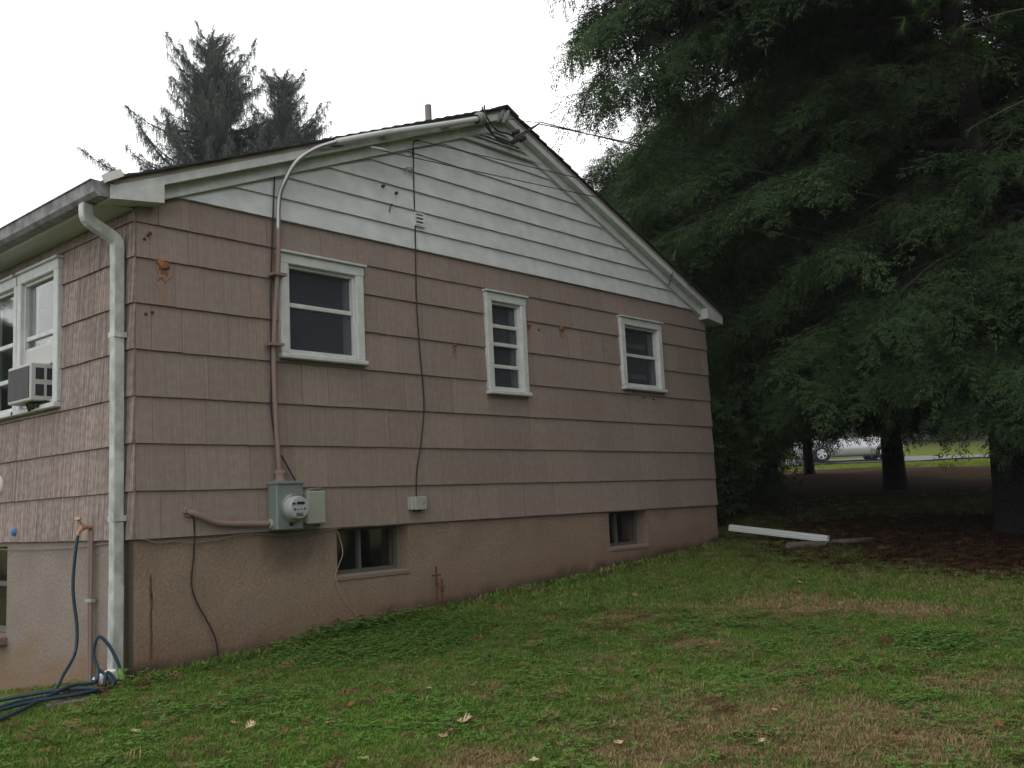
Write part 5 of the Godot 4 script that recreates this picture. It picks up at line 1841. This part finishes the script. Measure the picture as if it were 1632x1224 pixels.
# ------------------------------------------------------------------ the car past the trees
func make_car() -> void:
	var at := gp(38.9, -11.9, 0.085)
	var c := thing("parked_car", at, "silver saloon car on the road beyond the tree trunks", "car")
	c.rotation.y = atan2(-0.743, 0.668)          # nose towards +x of its own axes
	# cross-sections along the length: x, half width, sill, belt, roof half width, roof
	var sec := [[-2.28, 0.62, 0.42, 0.74, 0.6, 0.78], [-2.2, 0.8, 0.3, 0.9, 0.66, 0.95], [-1.75, 0.86, 0.22, 0.96, 0.66, 1.04], [-1.1, 0.88, 0.2, 0.96, 0.58, 1.36], [-0.3, 0.88, 0.2, 0.94, 0.58, 1.43], [0.4, 0.88, 0.2, 0.92, 0.58, 1.39], [1.15, 0.87, 0.2, 0.9, 0.62, 0.98], [1.8, 0.84, 0.24, 0.82, 0.6, 0.88], [2.2, 0.74, 0.28, 0.7, 0.55, 0.74], [2.32, 0.6, 0.4, 0.6, 0.5, 0.62]]
	var body := mb(true)
	var glass := mb()
	var ring := func(s):
		var o := []
		for q in [[s[1] * 0.9, s[2]], [s[1], s[2] + 0.12], [s[1], (s[2] + s[3]) * 0.5], [s[1] * 0.96, s[3]], [s[4], s[5] - 0.04], [s[4] * 0.8, s[5]], [0.0, s[5] + 0.015]]:
			o.append(Vector3(s[0], q[1], q[0]))
		for k in range(5, -1, -1):
			o.append(Vector3(s[0], o[k].y, -o[k].z))
		return o
	for i in sec.size() - 1:
		var a: Array = ring.call(sec[i])
		var b: Array = ring.call(sec[i + 1])
		for k in a.size() - 1:
			var mid: Vector3 = (a[k] + b[k + 1]) * 0.5 - Vector3((sec[i][0] + sec[i + 1][0]) * 0.5, 0.6, 0)
			quad(body, a[k], a[k + 1], b[k + 1], b[k], mid)
		var last := a.size() - 1
		quad(body, a[0], a[last], b[last], b[0], Vector3.DOWN)
	for e in [0, sec.size() - 1]:
		var a: Array = ring.call(sec[e])
		for k in range(1, a.size() - 1):
			tri(body, a[0], a[k], a[k + 1], Vector3(-1 if e == 0 else 1, 0, 0))
	build(body, "body", M.paint, c)
	for sg: float in [-1.0, 1.0]:
		for q in [[-1.5, -1.0, -0.42, -1.12], [-0.36, -0.36, 0.42, -0.36], [-1.0, -1.0, -0.42, -0.42]]:
			pass
		for q in [[[-1.02, 0.98], [-0.42, 0.97], [-0.42, 1.34], [-0.98, 1.28]], [[-0.36, 0.97], [0.86, 0.96], [0.42, 1.31], [-0.36, 1.34]], [[-1.55, 1.0], [-1.08, 0.99], [-1.06, 1.25]]]:
			var st := mb()
			var p := []
			for v in q:
				var f := clampf((v[1] - 0.95) / 0.42, 0, 1)
				p.append(Vector3(v[0], v[1], sg * (lerpf(0.855, 0.592, f) + 0.008)))
			tri(st, p[0], p[1], p[2], Vector3(0, 0, sg))
			if p.size() > 3: tri(st, p[0], p[2], p[3], Vector3(0, 0, sg))
			build(st, "side_window", M.carglass, c)
		var st2 := mb()
		cbx(st2, Vector3(2.16, 0.64, sg * 0.58), Vector3(0.2, 0.12, 0.22), 0.03)
		build(st2, "headlight", M.lamp, c)
		st2 = mb()
		cbx(st2, Vector3(-2.2, 0.8, sg * 0.62), Vector3(0.12, 0.13, 0.2), 0.03)
		build(st2, "tail_light", M.redlamp, c)
		st2 = mb()
		cbx(st2, Vector3(0.78, 1.0, sg * 0.93), Vector3(0.1, 0.1, 0.14), 0.03)
		build(st2, "mirror", M.paint, c)
		for x: float in [-1.36, 1.36]:
			var wh := node("wheel", c)
			wh.position = Vector3(x, 0.32, sg * 0.78)
			var st := mb(true)
			lathe(st, Vector3(0, 0, -0.1 * sg), Vector3(0, 0, sg), [Vector2(0.2, 0), Vector2(0.31, 0.01), Vector2(0.325, 0.06), Vector2(0.32, 0.17), Vector2(0.3, 0.2), Vector2(0.215, 0.2)], 24)
			build(st, "tyre", M.tyre, wh)
			st = mb()
			lathe(st, Vector3(0, 0, 0.05 * sg), Vector3(0, 0, sg), [Vector2(0.21, 0.045), Vector2(0.19, 0.03), Vector2(0, 0.03)], 24)
			build(st, "hub_back", M.tyre, wh)
			st = mb()
			for k in 5:
				bx(st, Vector3(cos(TAU * k / 5), sin(TAU * k / 5), 0) * 0.1 + Vector3(0, 0, 0.09 * sg), Vector3(0.2, 0.07, 0.03), Basis(Vector3(0, 0, 1), TAU * k / 5))
			lathe(st, Vector3(0, 0, 0.07 * sg), Vector3(0, 0, sg), [Vector2(0.215, 0), Vector2(0.215, 0.032), Vector2(0.19, 0.032)], 24)
			build(st, "rim", M.rim, wh)
			st = mb()
			lathe(st, Vector3(x, 0.32, sg * 0.80), Vector3(0, 0, sg), [Vector2(0.375, 0), Vector2(0.375, 0.085), Vector2(0.335, 0.085), Vector2(0.335, 0.0)], 24)
			build(st, "wheel_arch", M.tyre, c)
	# front and rear screens
	for q in [[Vector3(0.5, 1.36, 0.5), Vector3(1.08, 1.0, 0.58)], [Vector3(-1.2, 1.31, 0.5), Vector3(-1.68, 1.06, 0.56)]]:
		var st := mb()
		var up := Vector3(0, 0.018, 0)
		quad(st, q[0] + up, q[1] + up, q[1] * Vector3(1, 1, -1) + up, q[0] * Vector3(1, 1, -1) + up, Vector3.UP)
		build(st, "screen", M.carglass, c)

# ------------------------------------------------------------------
func _ready() -> void:
	rng.seed = 2024
	noise.seed = 7; noise.frequency = 0.1; noise.fractal_octaves = 4
	noise3.seed = 27; noise3.frequency = 0.62; noise3.fractal_octaves = 2
	noise2.seed = 17; noise2.frequency = 0.1; noise2.fractal_octaves = 3
	var cam := Camera3D.new()
	cam.name = "camera"
	cam.position = Vector3(-3.06, 0.113, 5.967)
	cam.rotation = Vector3(0.1219, -0.8439, -0.0456)
	cam.fov = 42.72
	cam.near = 0.05
	cam.far = 2000.0
	add_child(cam)
	cam.current = true
	var env := Environment.new()
	env.background_mode = Environment.BG_SKY
	var sm := ProceduralSkyMaterial.new()
	sm.sky_top_color = Color(1.0, 1.0, 1.0)
	sm.sky_horizon_color = Color(0.93, 0.945, 0.96)
	sm.sky_curve = 0.2
	sm.ground_bottom_color = Color(0.2, 0.22, 0.16)
	sm.ground_horizon_color = Color(0.7, 0.72, 0.72)
	sm.sky_energy_multiplier = 1.15
	sm.sun_angle_max = 1.0
	var sky := Sky.new()
	sky.sky_material = sm
	env.sky = sky
	env.tonemap_mode = Environment.TONE_MAPPER_LINEAR
	env.tonemap_exposure = 1.32
	env.fog_enabled = true
	env.fog_density = 0.0008
	env.fog_light_color = Color(0.93, 0.95, 0.98)
	env.ssao_enabled = true
	env.ssil_enabled = true
	env.sdfgi_enabled = true
	var we := WorldEnvironment.new()
	we.name = "environment"
	we.environment = env
	add_child(we)
	var sun := DirectionalLight3D.new()
	sun.name = "sun"
	sun.light_energy = 0.15
	sun.light_color = Color(1.0, 0.97, 0.93)
	sun.light_angular_distance = 30.0
	sun.shadow_enabled = true
	sun.rotation = Vector3(-1.15, -0.5, 0)
	add_child(sun)
	materials()
	make_ground()
	make_house()
	make_trees()
	make_fittings()
	make_car()
	make_lawn()
	make_leaves()
